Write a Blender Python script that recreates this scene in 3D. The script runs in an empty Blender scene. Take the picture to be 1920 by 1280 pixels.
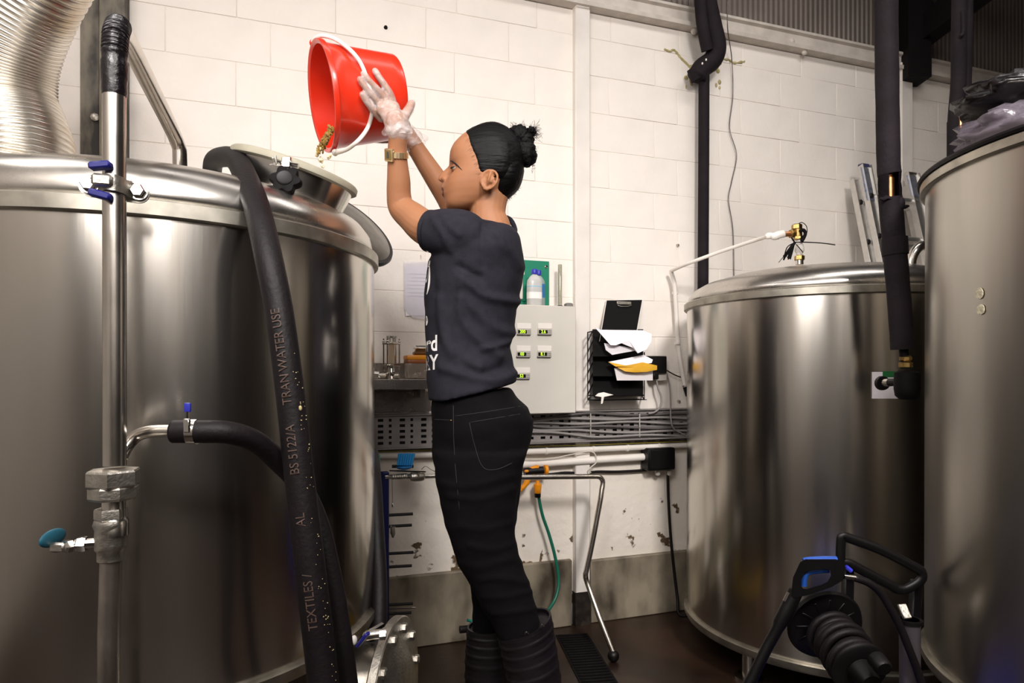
import bpy, bmesh, math, random
from mathutils import Vector as V, Matrix, noise
from mathutils.bvhtree import BVHTree
random.seed(4)
SC = bpy.context.scene
COL = SC.collection
F, HZ, CX, H = 1200.0, 696.0, 960.0, 1.10      # focal length in px, horizon row, centre column, camera height
TW = 0.339; CW = 1/math.sqrt(1+TW*TW); SW = TW*CW; WY = 2.70   # back wall: Y = WY + TW*X

# ------------------------------------------------ camera, world, lights, exposure
cd = bpy.data.cameras.new('camera'); cam = bpy.data.objects.new('camera', cd); COL.objects.link(cam)
cam.location = (0, 0, H); cam.rotation_euler = (math.pi/2, 0, 0)
cd.sensor_width = 36; cd.lens = 36*F/1920; cd.shift_y = (HZ-640)/1920; cd.clip_start = 0.02
SC.camera = cam
w = bpy.data.worlds.new('world'); SC.world = w; w.use_nodes = True
bg = w.node_tree.nodes['Background']; bg.inputs[0].default_value = (0.34, 0.27, 0.29, 1); bg.inputs[1].default_value = 0.045
def area(name, loc, aim, sx, sy, power, col=(1, .955, .925), spread=180):
    l = bpy.data.lights.new(name, 'AREA'); l.shape = 'RECTANGLE'; l.size = sx; l.size_y = sy
    l.energy = power; l.color = col; l.spread = math.radians(spread)
    o = bpy.data.objects.new(name, l); COL.objects.link(o); o.location = loc
    o.rotation_euler = (V(aim)-V(loc)).to_track_quat('-Z', 'Y').to_euler()
    return o
area('key_softbox', (-0.32, 0.30, 2.15), (0.05, 2.5, 1.10), 0.95, 1.25, 15.5, spread=150)
area('side_lamp', (-1.45, 1.15, 2.75), (-0.1, 1.9, 1.55), 0.7, 0.7, 4.0, spread=140)
area('fill_lamp', (0.9, -0.5, 2.8), (0.6, 2.8, 0.75), 0.5, 0.5, 19.5, spread=80)
area('wall_wash', (0.05, 1.50, 3.3), (0.10, 2.5, 1.0), 2.2, 0.25, 5.0, spread=160)  # added overhead light washing the block wall, not a real fitting
area('wall_wash_end', (1.45, 1.95, 3.3), (1.1, 2.95, 1.0), 1.3, 0.25, 7.5, spread=160)  # second added wash, lifts the right-hand part of the wall
area('left_wall_fill', (-0.55, -0.9, 3.1), (-1.7, 0.4, 1.3), 0.8, 0.3, 27, spread=120)  # added light on the left wall, brightens its reflection in the large fermenter
area('rear_wall_fill', (0.2, -1.9, 3.3), (0.9, -3.2, 2.0), 4.5, 0.4, 48, spread=120)  # added light on the rear wall so the tanks reflect something bright
SC.view_settings.view_transform = 'Standard'; SC.view_settings.look = 'None'
SC.view_settings.exposure = 0.0; SC.view_settings.gamma = 1.0; SC.view_settings.use_curve_mapping = False

# ------------------------------------------------ coordinates
def P(px, py, Y): return V(((px-CX)/F*Y, Y, H+(HZ-py)/F*Y))
def wallY(px, d=0): return (WY-d/CW)/(1-TW*(px-CX)/F)
def W(px, py, d=0): return P(px, py, wallY(px, d))
UX = V((CW, SW, 0)); UN = V((SW, -CW, 0)); UZ = V((0, 0, 1))
RW = Matrix((UX, -UN, UZ)).transposed()          # wall frame: local x along the wall, -y toward the room
def WL(s, d, z): return V((0, WY, 0))+UX*s+UN*d+UZ*z
def sof(px, d=0):
    p = W(px, HZ, d); return (p-V((0, WY, 0))-V((0, 0, H))).dot(UX)
def zof(px, py, d=0): return W(px, py, d).z

def cat(pts, k=8, closed=False):
    """Catmull-Rom through points (tuples of any length)."""
    pts = [tuple(p) for p in pts]; n = len(pts); out = []
    seg = n if closed else n-1
    for i in range(seg):
        if closed: a, b, c, d = pts[(i-1) % n], pts[i], pts[(i+1) % n], pts[(i+2) % n]
        else: a, b, c, d = pts[max(i-1, 0)], pts[i], pts[i+1], pts[min(i+2, n-1)]
        for j in range(k):
            t = j/k
            out.append(tuple(.5*((2*q)+(r-p)*t+(2*p-5*q+4*r-s)*t*t+(-p+3*q-3*r+s)*t**3) for p, q, r, s in zip(a, b, c, d)))
    if not closed: out.append(pts[-1])
    return out
def lerp(tab, x):
    if x <= tab[0][0]: return tab[0][1]
    for (a, b), (c, d) in zip(tab, tab[1:]):
        if x <= c: return b+(d-b)*(x-a)/(c-a)
    return tab[-1][1]
def sst(a, b, x):
    t = min(1, max(0, (x-a)/(b-a))); return t*t*(3-2*t)
def frame(axis, up=(0, 0, 1)):
    z = V(axis).normalized(); u = V(up)
    if abs(z.dot(u)) > .97: u = V((1, 0, 0))
    x = u.cross(z).normalized(); y = z.cross(x)
    return Matrix((x, y, z)).transposed()

class MB:
    def __init__(s): s.v = []; s.f = []
    def add(s, vs, fs):
        o = len(s.v); s.v += [V(p) for p in vs]; s.f += [tuple(i+o for i in f) for f in fs]; return s
    def bm(s, b):
        b.verts.index_update(); return s.add([v.co for v in b.verts], [[v.index for v in f.verts] for f in b.faces])
    def box(s, c, size, R=None, bev=0, seg=1):
        b = bmesh.new(); bmesh.ops.create_cube(b, size=1)
        for v in b.verts: v.co = V((v.co.x*size[0], v.co.y*size[1], v.co.z*size[2]))
        if bev: bmesh.ops.bevel(b, geom=b.edges[:], offset=bev, segments=seg, affect='EDGES', profile=.6)
        R = R or Matrix.Identity(3)
        for v in b.verts: v.co = R @ v.co + V(c)
        s.bm(b); b.free(); return s
    def bar(s, a, b, wx, wy, up=(0, 0, 1), bev=0):
        a, b = V(a), V(b); return s.box((a+b)/2, (wx, wy, (b-a).length), frame(b-a, up), bev)
    def grid(s, rows, closed=True, cap=True):
        n = len(rows[0]); vs = [p for r in rows for p in r]; fs = []
        for i in range(len(rows)-1):
            for j in range(n if closed else n-1):
                k = (j+1) % n; fs.append((i*n+j, i*n+k, (i+1)*n+k, (i+1)*n+j))
        if cap and closed:
            fs.append(tuple(range(n-1, -1, -1))); m = (len(rows)-1)*n; fs.append(tuple(range(m, m+n)))
        return s.add(vs, fs)
    def tube(s, pts, r, n=10, cap=True, closed=False, ell=None, up=None):
        pts = [V(p) for p in pts]; m = len(pts)
        rs = list(r) if hasattr(r, '__len__') else [r]*m
        T = []
        for i in range(m):
            if closed: t = pts[(i+1) % m]-pts[i-1]
            else: t = pts[min(i+1, m-1)]-pts[max(i-1, 0)]
            T.append(t.normalized() if t.length > 1e-9 else V((0, 0, 1)))
        x = V(up) if up else (V((0, 0, 1)) if abs(T[0].z) < .9 else V((1, 0, 0)))
        x = (x-T[0]*x.dot(T[0])).normalized(); rows = []
        for i in range(m):
            if i:
                x = x-T[i]*x.dot(T[i])
                x = x.normalized()
            y = T[i].cross(x)
            e = (1, 1) if ell is None else (ell if not hasattr(ell[0], '__len__') else ell[i])
            rows.append([pts[i]+(x*math.cos(a)*e[0]+y*math.sin(a)*e[1])*rs[i] for a in (2*math.pi*j/n for j in range(n))])
        if closed: rows.append(rows[0])
        return s.grid(rows, True, cap and not closed)
    def lathe(s, prof, c=(0, 0, 0), axis=(0, 0, 1), n=32, up=(0, 0, 1), lobes=None):
        R = frame(axis, up); c = V(c); rows = []
        for r, h in prof:
            rows.append([c+R @ V((r*math.cos(a), r*math.sin(a), h)) for a in (2*math.pi*j/n for j in range(n))])
        return s.grid(rows, True, True)
    def ell(s, c, r, R=None, n=20, m=12):
        R = R or Matrix.Identity(3); c = V(c)
        if not hasattr(r, '__len__'): r = (r, r, r)
        rows = []
        for i in range(m+1):
            p = -math.pi/2+math.pi*i/m; q = max(math.cos(p), 1e-3)
            rows.append([c+R @ V((r[0]*q*math.cos(a), r[1]*q*math.sin(a), r[2]*math.sin(p))) for a in (2*math.pi*j/n for j in range(n))])
        return s.grid(rows, True, True)
    def prism(s, poly, o, ux, uy, depth):
        """polygon (2D) in the plane o,ux,uy extruded along ux x uy by depth."""
        o, ux, uy = V(o), V(ux), V(uy); un = ux.cross(uy).normalized(); n = len(poly)
        a = [o+ux*p[0]+uy*p[1] for p in poly]
        return s.add(a+[p+un*depth for p in a], [tuple(range(n-1, -1, -1)), tuple(range(n, 2*n))]+[(i, (i+1) % n, n+(i+1) % n, n+i) for i in range(n)])

WO = {}
def link(name, me, mat, parent=None, org=None):
    o = bpy.data.objects.new(name, me); COL.objects.link(o)
    if parent: o.parent = parent
    base = WO[parent.name] if parent else V((0, 0, 0))
    o.location = V(org)-base; WO[o.name] = V(org)
    if mat: me.materials.append(mat)
    return o
def obj(name, mb, mat, parent=None, smooth=38, fixn=True):
    vs = mb.v; lo = [min(p[i] for p in vs) for i in range(3)]; hi = [max(p[i] for p in vs) for i in range(3)]
    org = V(((lo[0]+hi[0])/2, (lo[1]+hi[1])/2, lo[2]))
    me = bpy.data.meshes.new(name); me.from_pydata([p-org for p in vs], [], mb.f)
    if fixn:
        b = bmesh.new(); b.from_mesh(me); bmesh.ops.recalc_face_normals(b, faces=b.faces[:]); b.to_mesh(me); b.free()
    me.update()
    if smooth:
        me.polygons.foreach_set('use_smooth', [True]*len(me.polygons))
        if smooth < 180: me.set_sharp_from_angle(angle=math.radians(smooth))
    return link(name, me, mat, parent, org)
def thing(name, label, cat, loc, group=None):
    o = bpy.data.objects.new(name, None); COL.objects.link(o); o.location = loc; o.empty_display_size = .05; WO[o.name] = V(loc)
    return tag(o, label, cat, group)
def tag(o, label, cat, group=None):
    o['label'] = label; o['category'] = cat
    if group: o['group'] = group
    return o
def struct(o): o['kind'] = 'structure'; return o
def clone(o, delta, parent=None, name=None):
    c = o.copy(); COL.objects.link(c)
    if parent is not None: c.parent = parent
    WO[c.name] = WO[o.name]+V(delta); base = WO[c.parent.name] if c.parent else V((0, 0, 0))
    c.location = WO[c.name]-base
    return c
def ctree(o, delta, parent=None):
    """a copy of a thing with copies of its parts and sub-parts"""
    c = clone(o, delta, parent)
    for k in ('kids',): pass
    for ch in list(o.children): ctree(ch, delta, c)
    return c
def text_mb(s, size, fn, ext=0.0006, align='CENTER', bold=0):
    """lettering as mesh: fn(u,v,w) maps flat text coordinates to the world."""
    cu = bpy.data.curves.new('t', 'FONT'); cu.body = s; cu.size = size; cu.extrude = ext; cu.align_x = align; cu.align_y = 'CENTER'; cu.resolution_u = 3; cu.offset = bold
    to = bpy.data.objects.new('t', cu); COL.objects.link(to)
    bpy.context.view_layer.update()
    me = bpy.data.meshes.new_from_object(to.evaluated_get(bpy.context.evaluated_depsgraph_get()))
    b = bmesh.new(); b.from_mesh(me); bmesh.ops.triangulate(b, faces=b.faces[:])
    mb = MB(); b.verts.index_update()
    mb.add([fn(v.co.x, v.co.y, v.co.z) for v in b.verts], [[v.index for v in f.verts] for f in b.faces])
    b.free(); bpy.data.objects.remove(to); bpy.data.meshes.remove(me); bpy.data.curves.remove(cu)
    return mb

# ------------------------------------------------ materials
def hexl(h):
    if not isinstance(h, str): return tuple(h)
    c = [int(h[i:i+2], 16)/255 for i in (0, 2, 4)]
    return tuple(x/12.92 if x <= .04045 else ((x+.055)/1.055)**2.4 for x in c)
def M(name, col, rough=.5, metal=0., bump=0., bscale=40., var=0., vscale=6., stretch=(1, 1, 1), rvar=0., aniso=0., coat=0., sss=0., trans=0., emit=0., spec=.5, alpha=1., col2=None, lo=.35, hi=.65, detail=4, sheen=0., bdist=.01, cloth=0):
    m = bpy.data.materials.new(name); m.use_nodes = True; nt = m.node_tree; N = nt.nodes; L = nt.links
    b = N['Principled BSDF']; c = hexl(col)
    def put(k, v): b.inputs[k].default_value = v
    put('Base Color', c+(1,)); put('Roughness', rough); put('Metallic', metal); put('Specular IOR Level', spec)
    put('Anisotropic', aniso); put('Coat Weight', coat); put('Coat Roughness', .12); put('Transmission Weight', trans); put('Alpha', alpha)
    if cloth: put('Specular IOR Level', .12)
    if sheen: put('Sheen Weight', sheen); put('Sheen Roughness', .5)
    if sss: put('Subsurface Weight', sss); put('Subsurface Radius', (.012, .005, .003)); put('Subsurface Scale', 1.0)
    if emit: put('Emission Color', c+(1,)); put('Emission Strength', emit)
    tc = N.new('ShaderNodeTexCoord'); mp = N.new('ShaderNodeMapping'); mp.inputs['Scale'].default_value = stretch; L.new(tc.outputs['Object'], mp.inputs[0])
    def nz(sc, det=detail):
        t = N.new('ShaderNodeTexNoise'); t.inputs['Scale'].default_value = sc; t.inputs['Detail'].default_value = det; L.new(mp.outputs[0], t.inputs['Vector']); return t.outputs['Fac']
    if var or col2:
        r = N.new('ShaderNodeMapRange'); r.inputs[1].default_value = lo; r.inputs[2].default_value = hi; L.new(nz(vscale), r.inputs[0])
        mx = N.new('ShaderNodeMix'); mx.data_type = 'RGBA'; L.new(r.outputs[0], mx.inputs[0])
        mx.inputs[6].default_value = tuple(x*(1+var) for x in c)+(1,); mx.inputs[7].default_value = (hexl(col2) if col2 else tuple(x*(1-var) for x in c))+(1,)
        L.new(mx.outputs[2], b.inputs['Base Color'])
    if rvar:
        r = N.new('ShaderNodeMapRange'); r.inputs[3].default_value = max(.02, rough-rvar); r.inputs[4].default_value = rough+rvar; L.new(nz(vscale*1.7), r.inputs[0]); L.new(r.outputs[0], b.inputs['Roughness'])
    if bump:
        u = N.new('ShaderNodeBump'); u.inputs['Strength'].default_value = bump; u.inputs['Distance'].default_value = bdist; L.new(nz(bscale, 5), u.inputs['Height']); L.new(u.outputs[0], b.inputs['Normal'])
    if aniso:
        t = N.new('ShaderNodeTangent'); t.direction_type = 'RADIAL'; t.axis = 'Z'; L.new(t.outputs[0], b.inputs['Tangent']); put('Anisotropic Rotation', .25)
    m['b'] = 1
    return m
STEEL = M('brushed_steel', (.60, .565, .515), .22, 1, bump=.05, bscale=14, var=.10, vscale=5, stretch=(1, 1, .06), rvar=.06, aniso=.62)
STEELC = M('brushed_steel_dull', (.52, .49, .44), .34, 1, bump=.05, bscale=14, var=.12, vscale=5, stretch=(1, 1, .06), rvar=.06, aniso=.6)
DOME = M('polished_steel', (.56, .53, .49), .29, 1, var=.1, vscale=9, rvar=.08, bump=.03, bscale=8)
RIM = M('dull_steel_rim', (.40, .375, .32), .42, 1, var=.22, vscale=16, rvar=.1)
PIPE = M('satin_pipe', (.62, .58, .53), .24, 1, var=.08, vscale=12, rvar=.06)
CAST = M('cast_steel', (.50, .47, .42), .4, 1, bump=.15, bscale=160, var=.15, vscale=30)
CHROME = M('chrome', (.75, .73, .7), .12, 1)
DARKST = M('dark_steel', (.17, .15, .14), .4, 1, var=.3, vscale=20)
BRASS = M('brass', (.42, .28, .10), .35, 1, var=.3, vscale=60)
COPPER = M('copper', (.62, .27, .12), .35, 1, var=.2, vscale=40)
GOLD = M('gold', (.98, .76, .45), .38, 1)
RUB = M('black_rubber', '110b0e', .55, bump=.12, bscale=120, var=.3, vscale=14, spec=.28)
FOAM = M('pipe_foam', '1d171b', .8, bump=.2, bscale=90, var=.25, vscale=12, spec=.2)
BLACK = M('black_plastic', '0a0608', .45, var=.2, vscale=20, spec=.35)
MATT = M('matt_black', '070405', .7, var=.2, vscale=20, spec=.2)
TAPE = M('black_tape', '0d080c', .28, bump=.25, bscale=60)
WHITE = M('white_plastic', 'e9e2da', .45, var=.04, vscale=10)
PAINTW = M('white_paint', 'e6dfd7', .6, var=.05, vscale=7, bump=.1, bscale=60)
PAPER = M('paper', 'efe9ee', .8, var=.03, vscale=20)
# ------------------------------------------------ the room
def nodes_mat(name): 
    m = bpy.data.materials.new(name); m.use_nodes = True
    return m, m.node_tree.nodes, m.node_tree.links, m.node_tree.nodes['Principled BSDF']
BLOCKM = M('painted_block', 'efe7de', .62, var=.035, vscale=5, bump=.16, bscale=55)
JOINT = M('painted_joint', 'e6ddd3', .75, var=.06, vscale=9)
def plaster_mat():
    m, N, L, b = nodes_mat('painted_plaster')
    tc = N.new('ShaderNodeTexCoord'); sx = N.new('ShaderNodeSeparateXYZ'); L.new(tc.outputs['Object'], sx.inputs[0])
    def nz(sc, det=5):
        t = N.new('ShaderNodeTexNoise'); t.inputs['Scale'].default_value = sc; t.inputs['Detail'].default_value = det; L.new(tc.outputs['Object'], t.inputs['Vector']); return t.outputs['Fac']
    zr = N.new('ShaderNodeMapRange'); zr.inputs[1].default_value = .25; zr.inputs[2].default_value = .80; zr.inputs[3].default_value = .13; zr.inputs[4].default_value = -.10
    L.new(sx.outputs['Z'], zr.inputs[0])
    ad = N.new('ShaderNodeMath'); L.new(nz(13, 8), ad.inputs[0]); L.new(zr.outputs[0], ad.inputs[1])
    r = N.new('ShaderNodeMapRange'); r.inputs[1].default_value = .685; r.inputs[2].default_value = .715; L.new(ad.outputs[0], r.inputs[0])
    mx = N.new('ShaderNodeMix'); mx.data_type = 'RGBA'; L.new(r.outputs[0], mx.inputs[0])
    m2 = N.new('ShaderNodeMix'); m2.data_type = 'RGBA'; L.new(nz(4), m2.inputs[0]); m2.inputs[6].default_value = hexl('efe7dd')+(1,); m2.inputs[7].default_value = hexl('ddd3c5')+(1,)
    m3 = N.new('ShaderNodeMix'); m3.data_type = 'RGBA'; L.new(nz(45), m3.inputs[0]); m3.inputs[6].default_value = hexl('1c120e')+(1,); m3.inputs[7].default_value = hexl('7a6245')+(1,)
    L.new(m2.outputs[2], mx.inputs[6]); L.new(m3.outputs[2], mx.inputs[7]); L.new(mx.outputs[2], b.inputs['Base Color'])
    u = N.new('ShaderNodeBump'); u.inputs['Strength'].default_value = .35; u.inputs['Distance'].default_value = .01; L.new(nz(30), u.inputs['Height']); L.new(u.outputs[0], b.inputs['Normal'])
    b.inputs['Roughness'].default_value = .65
    return m
PLASTER = plaster_mat()
PLINTH = M('stained_plinth', '988d7a', .6, col2='433a2e', vscale=6, lo=.36, hi=.64, bump=.12, bscale=40, detail=8, stretch=(1, 1, .55))
FLOORM = M('wet_floor', '3d2a20', .34, col2='1c120d', vscale=3.2, lo=.3, hi=.7, bump=.12, bscale=22, rvar=.14, detail=7)
CLAD = M('cladding', '70665f', .5, metal=.2, var=.12, vscale=4)
RAILM = M('painted_rail', 'c9c0b6', .5, var=.1, vscale=14)
STANCH = M('weathered_stanchion', '857c6c', .6, col2='2c2620', vscale=13, lo=.40, hi=.60, detail=8, stretch=(1, 1, .35), bump=.1)
GRIME = M('black_grime', '17100d', .6, col2='3d3226', vscale=30, lo=.45, hi=.75)

fl = struct(obj('floor', MB().box((0.6, 0.4, -.05), (9, 9, .1)), FLOORM, smooth=0))
S0, S1, ZT = -2.3, 4.6, 2.677
def wslab(s0, s1, d0, d1, z0, z1, bev=0):
    return MB().box(WL((s0+s1)/2, (d0+d1)/2, (z0+z1)/2), (s1-s0, abs(d1-d0), z1-z0), RW, bev)
wall = struct(obj('wall_back', wslab(S0, S1, -.2, -.002, 0, ZT), JOINT, smooth=0))
wall['label'] = 'white painted blockwork wall'
# individual blocks: courses at the heights measured in the photograph
CH, BL, Z0 = .1637, .352, 1.0925
bmesh_block = MB().box((0, 0, CH/2), (BL-.002, .05, CH-.002), RW, .0014, 1)
first = None
for k in range(-1, 10):
    z = Z0+CH*k; hh = min(CH, ZT-z)
    if hh < .05: break
    s = -1.95+(.122 if k % 2 else 0)+.005*random.uniform(-1, 1)
    while s < 3.25:
        ctr = WL(s, -.025+random.uniform(-.0008, .0008), z)
        if first is None:
            first = obj('block', bmesh_block, BLOCKM, wall); WOfirst = WO[first.name].copy(); blk_off = WO[first.name]-V((0, 0, 0))
            first.location = ctr+blk_off-WO[wall.name]; WO[first.name] = ctr+blk_off; fc = ctr
        else: clone(first, 0*ctr+ctr-fc, wall) if hh > .16 else obj('block', MB().box(ctr+V((0, 0, hh/2)), (BL-.002, .05, hh-.002), RW, .0018), BLOCKM, wall)
        s += BL
# plastered lower wall
rows = []
for i in range(16):
    z = (Z0-CH+.002)*i/15
    rows.append([WL(S0+(S1-S0)*j/60, -.001+.004*noise.noise(V((j*.6, i*.5, 3))), z) for j in range(61)])
obj('plaster', MB().grid(rows, False), PLASTER, wall, 180)
# concrete plinth panels at the foot of the wall
def pan(px0, px1, py0, py1, d=.022, nm='plinth_panel'):
    s0, s1 = sof(px0, d), sof(px1, d); z = zof((px0+px1)/2, (py0+py1)/2, d)
    return obj(nm, wslab(s0, s1, -.005, d, 0, z, .004), PLINTH, wall)
pan(690, 1073, 1090, 1048); pan(1108, 1420, 1042, 1028)
rows = [[WL(S0, d, z), WL(S1, d, z)] for d, z in ((-.01, ZT+.002), (.05, ZT+.002), (.052, ZT+.02), (.03, ZT+.03), (.03, ZT+.075), (.045, ZT+.08), (.045, ZT+.092), (-.01, ZT+.10))]
rl = struct(obj('trim_1', MB().grid(rows, False), RAILM, smooth=30))
for px, py in ((1484, 78), (1507, 99), (1300, 60)):
    obj('bolt', MB().lathe([(.014, 0), (.014, .008), (.007, .013)], W(px, py, .028), UN, 10), RAILM, rl)
# corrugated cladding above the rail
rows = []
N_ = 900
for z in (ZT+.06, 3.75):
    rows.append([WL(S0+(S1-S0)*i/N_, -.03+(.005 if (i//2) % 2 else 0), z) for i in range(N_+1)])
struct(obj('wall_upper', MB().grid(rows, False), CLAD, smooth=0))
struct(obj('wall_left', MB().box(WL(S0-.1, 2.8, 1.87), (.2, 6.2, 3.75), RW), PAINTW, smooth=0))
struct(obj('wall_right', MB().box(WL(S1+.1, 2.8, 1.87), (.2, 6.2, 3.75), RW), CLAD, smooth=0))
struct(obj('ceiling', MB().box(WL((S0+S1)/2, 2.8, 3.8), (S1-S0+.4, 6.2, .1), RW), CLAD, smooth=0))
# rear of the room, behind the camera
RD_ = 5.9
wr0 = struct(obj('wall_rear', MB().box(WL((S0+S1)/2, RD_+.1, 1.87), (S1-S0, .2, 3.75), RW), PAINTW, smooth=0))
obj('dark_reflection_band', MB().box(WL((S0+S1)/2, RD_-.01, .55), (S1-S0, .03, 1.1), RW), GRIME, wr0)  # unseen dark band, added to darken the low reflections in the tanks
for s in (-1.7, -.75, -.35, .9, 1.5, 2.7, 3.7): obj('reflection_post', MB().box(WL(s, RD_-.1, 1.87), (.16 if s != .9 else .42, .18, 3.75), RW), DARKST, wr0)  # unseen posts, added to give the tanks dark vertical reflections
# stanchions against the wall
def column(px0, px1, d, z1, mat, z0=0, name='column'):
    return struct(obj(name, wslab(sof(px0, d), sof(px1, d), -.01, d, z0, z1, .004), mat))
c1 = column(1079, 1107, .03, 2.78, PAINTW)
obj('base_grime', wslab(sof(1079, .034), sof(1108, .034), -.005, .034, 0, .145), GRIME, c1)
obj('splice_plate', wslab(sof(1082, .04), sof(1107, .04), .02, .036, zof(1095, 24), 2.78, .002), PAINTW, c1)
c2 = column(1691, 1712, .04, 2.72, PAINTW)
obj('side_flange', wslab(sof(1680, .02), sof(1692, .02), -.005, .02, 0, 2.7, .002), PAINTW, c2)
c3 = column(185, 236, .05, 3.4, STANCH)
obj('side_flange', wslab(sof(150, .02), sof(186, .02), -.005, .02, 0, 3.4, .002), STANCH, c3)
obj('bolt', MB().lathe([(.014, 0), (.014, .01), (.008, .014)], W(179, 221, .018), UN, 8), CAST, c3)
# roof truss over the right-hand column
tr = struct(obj('roof_truss', MB().bar(WL(sof(1706), .02, 2.86), WL(sof(1706), 2.6, 3.42), .09, .13), MATT))
sT = sof(1706)
obj('upper_chord', MB().bar(WL(sT, .02, 3.10), WL(sT, 2.6, 3.66), .07, .07), MATT, tr)
for a in (.1, .55, 1.0): obj('web', MB().bar(WL(sT, a, 2.86+a*.21), WL(sT, a+.25, 3.12+a*.21), .045, .045), MATT, tr)
obj('haunch', MB().bar(WL(sT-.04, .05, 2.62), WL(sT-.04, .05, 3.4), .12, .12), MATT, tr)
# floor drain channel with slats
def fpt(px, py): Y = H*F/(py-HZ); return V(((px-CX)/F*Y, Y, 0))
DA, DB = fpt(1072, 1190), fpt(1150, 1330)
dd = (DB-DA).normalized(); dn = V((-dd.y, dd.x, 0)); dl = (DB-DA).length; RD = Matrix((dd, dn, UZ)).transposed()
dr = struct(obj('floor_drain', MB().box((DA+DB)/2+V((0, 0, .001)), (dl, .135, .006), RD), MATT, smooth=0))
for i in range(int(dl/.022)):
    c = DA+dd*(.011+.022*i)+V((0, 0, .006))
    if i == 0: sl0 = obj('slat', MB().box(c, (.008, .12, .004), RD, .001), MATT, dr); s0c = c
    else: clone(sl0, c-s0c, dr)
# ------------------------------------------------ the three stainless vessels
def cyl_rows(c, r, z): return (r, z-c.z)
def vessel(label, cx, cy, R, zb, z0, z1, dome, legs, group=None, seam=None, cols=64, sm=STEEL, dm=DOME):
    t = thing('fermenter_tank', label, 'tank', (cx, cy, 0), group)
    c = V((cx, cy, 0))
    obj('shell', MB().lathe([(R-.03, zb-.004), (R-.014, zb-.004), (R-.010, zb+.01), (R-.012, z0+.004), (R-.03, z0+.004)], c, n=96), sm, t, 40)
    obj('bottom_ring', MB().lathe([(R-.03, zb-.03), (R-.004, zb-.03), (R, zb-.022), (R, zb-.004), (R-.012, zb), (R-.03, zb)], c, n=96), RIM, t)
    obj('dished_bottom', MB().lathe([(R-.02, zb-.01), (R*.8, zb-.05), (R*.4, zb-.085), (.03, zb-.095)], c, n=64), sm, t)
    obj('rim_band', MB().lathe([(R-.03, z0), (R-.004, z0), (R, z0+.003), (R, z1-.003), (R-.004, z1), (R-.03, z1)], c, n=128), RIM, t, 50)
    if dome: obj('domed_lid', MB().lathe(dome+[(.002, dome[-1][1])], c, n=96), dm, t, 180)
    for a in legs:
        p = c+V((math.cos(a), math.sin(a), 0))*(R*.80)
        l = obj('leg', MB().tube([p+V((0, 0, .012)), p+V((0, 0, zb-.01))], .024, 12), sm, t)
        obj('foot_plate', MB().lathe([(.05, 0), (.05, .01), (.03, .014)], p, n=16), sm, l)
    return t
AC, AR = V((-.935, 1.70, 0)), .568
TA = vessel('large stainless fermenter with open top hatch beneath the red bucket', AC.x, AC.y, AR, .465, 1.39, 1.423,
  [(.548, 1.415), (.552, 1.44), (.546, 1.468), (.526, 1.494), (.49, 1.513), (.45, 1.527), (.35, 1.55), (.2, 1.57), (.08, 1.578)], [math.radians(a) for a in (-60, 70, 200)])
BC, BR = V((1.2075, 2.50, 0)), .5175
TB = vessel('stainless tank with brass valve on its dome and ladder behind', BC.x, BC.y, BR, .158, 1.345, 1.373,
  [(.503, 1.365), (.50, 1.395), (.48, 1.42), (.44, 1.443), (.36, 1.466), (.22, 1.486), (.08, 1.494)], [math.radians(a) for a in (-150, -30, 90)])
CC, CR = V((1.507, 1.43, 0)), .503
TC = vessel('tall stainless tank with black lid seal and black bag on top', CC.x, CC.y, CR, .395, 1.559, 1.584, None, [math.radians(a) for a in (-100, 20, 140)], sm=STEELC)
obj('lid_seal', MB().lathe([(CR-.04, 1.583), (CR+.005, 1.583), (CR+.008, 1.588), (CR+.005, 1.594), (CR-.04, 1.594)], CC, n=96), BLACK, TC)
obj('flat_lid', MB().lathe([(CR-.02, 1.592), (CR-.02, 1.598), (.3, 1.602), (.01, 1.602)], CC, n=64), STEELC, TC)
def onshell(c, R, px, py):
    """point where the pixel ray meets the vertical cylinder, and its outward normal"""
    t = (px-CX)/F; a = t*t+1; b = -2*(c.x*t+c.y); q = c.x**2+c.y**2-R*R
    disc = b*b-4*a*q
    Y = (-b-math.sqrt(max(disc, 0)))/(2*a); p = P(px, py, Y); n = (V((p.x, p.y, 0))-c); n.z = 0
    return p, n.normalized()
# stuck-on remains on the tall tank
for px, py, rx, rz in ((1837, 550, .010, .0125), (1839, 580, .0105, .0115)):
    p, n = onshell(CC, CR-.010, px, py); tn = V((-n.y, n.x, 0)); rows = []
    for rr, h in ((1, 0), (.97, .0012), (.6, .0016), (.05, .0012)):
        rows.append([p+tn*(math.cos(a)*rx*rr*(1+.18*noise.noise(V((3*math.cos(a), 3*math.sin(a), px)))))+UZ*(math.sin(a)*rz*rr)+n*h for a in (2*math.pi*i/18 for i in range(18))])
    obj('glue_patch', MB().grid(rows), M('dried_glue', 'a89f86', .8, col2='c9c1a8', vscale=120, bump=.4, bscale=200), TC)
# --- hatch on the large fermenter
ax = V((.30, -.05, 1)).normalized(); HT = P(555, 321, 1.62)
prof = [(.108, -.105), (.150, -.012), (.157, -.010), (.160, -.004), (.160, .006), (.150, .008), (.143, .006), (.141, -.012), (.10, -.095), (.01, -.10)]
mw = obj('hatch_neck', MB().lathe([(.125, -.125), (.131, -.10), (.146, -.012), (.140, -.010), (.12, -.10), (.01, -.104)], HT, ax, 96), STEEL, TA, 50)
obj('hatch_seal', MB().lathe([(.138, -.014), (.152, -.014), (.157, -.010), (.157, .002), (.153, .006), (.140, .006), (.136, .001)], HT, ax, 96), M('cream_seal', 'a39d8a', .6, var=.12, vscale=14), mw, 50)
obj('weld_ring', MB().lathe([(.126, -.118), (.150, -.122), (.152, -.128), (.126, -.130)], HT, ax, 64), M('heat_tint', '7d5a55', .35, .8, var=.3, vscale=9), mw)
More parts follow.
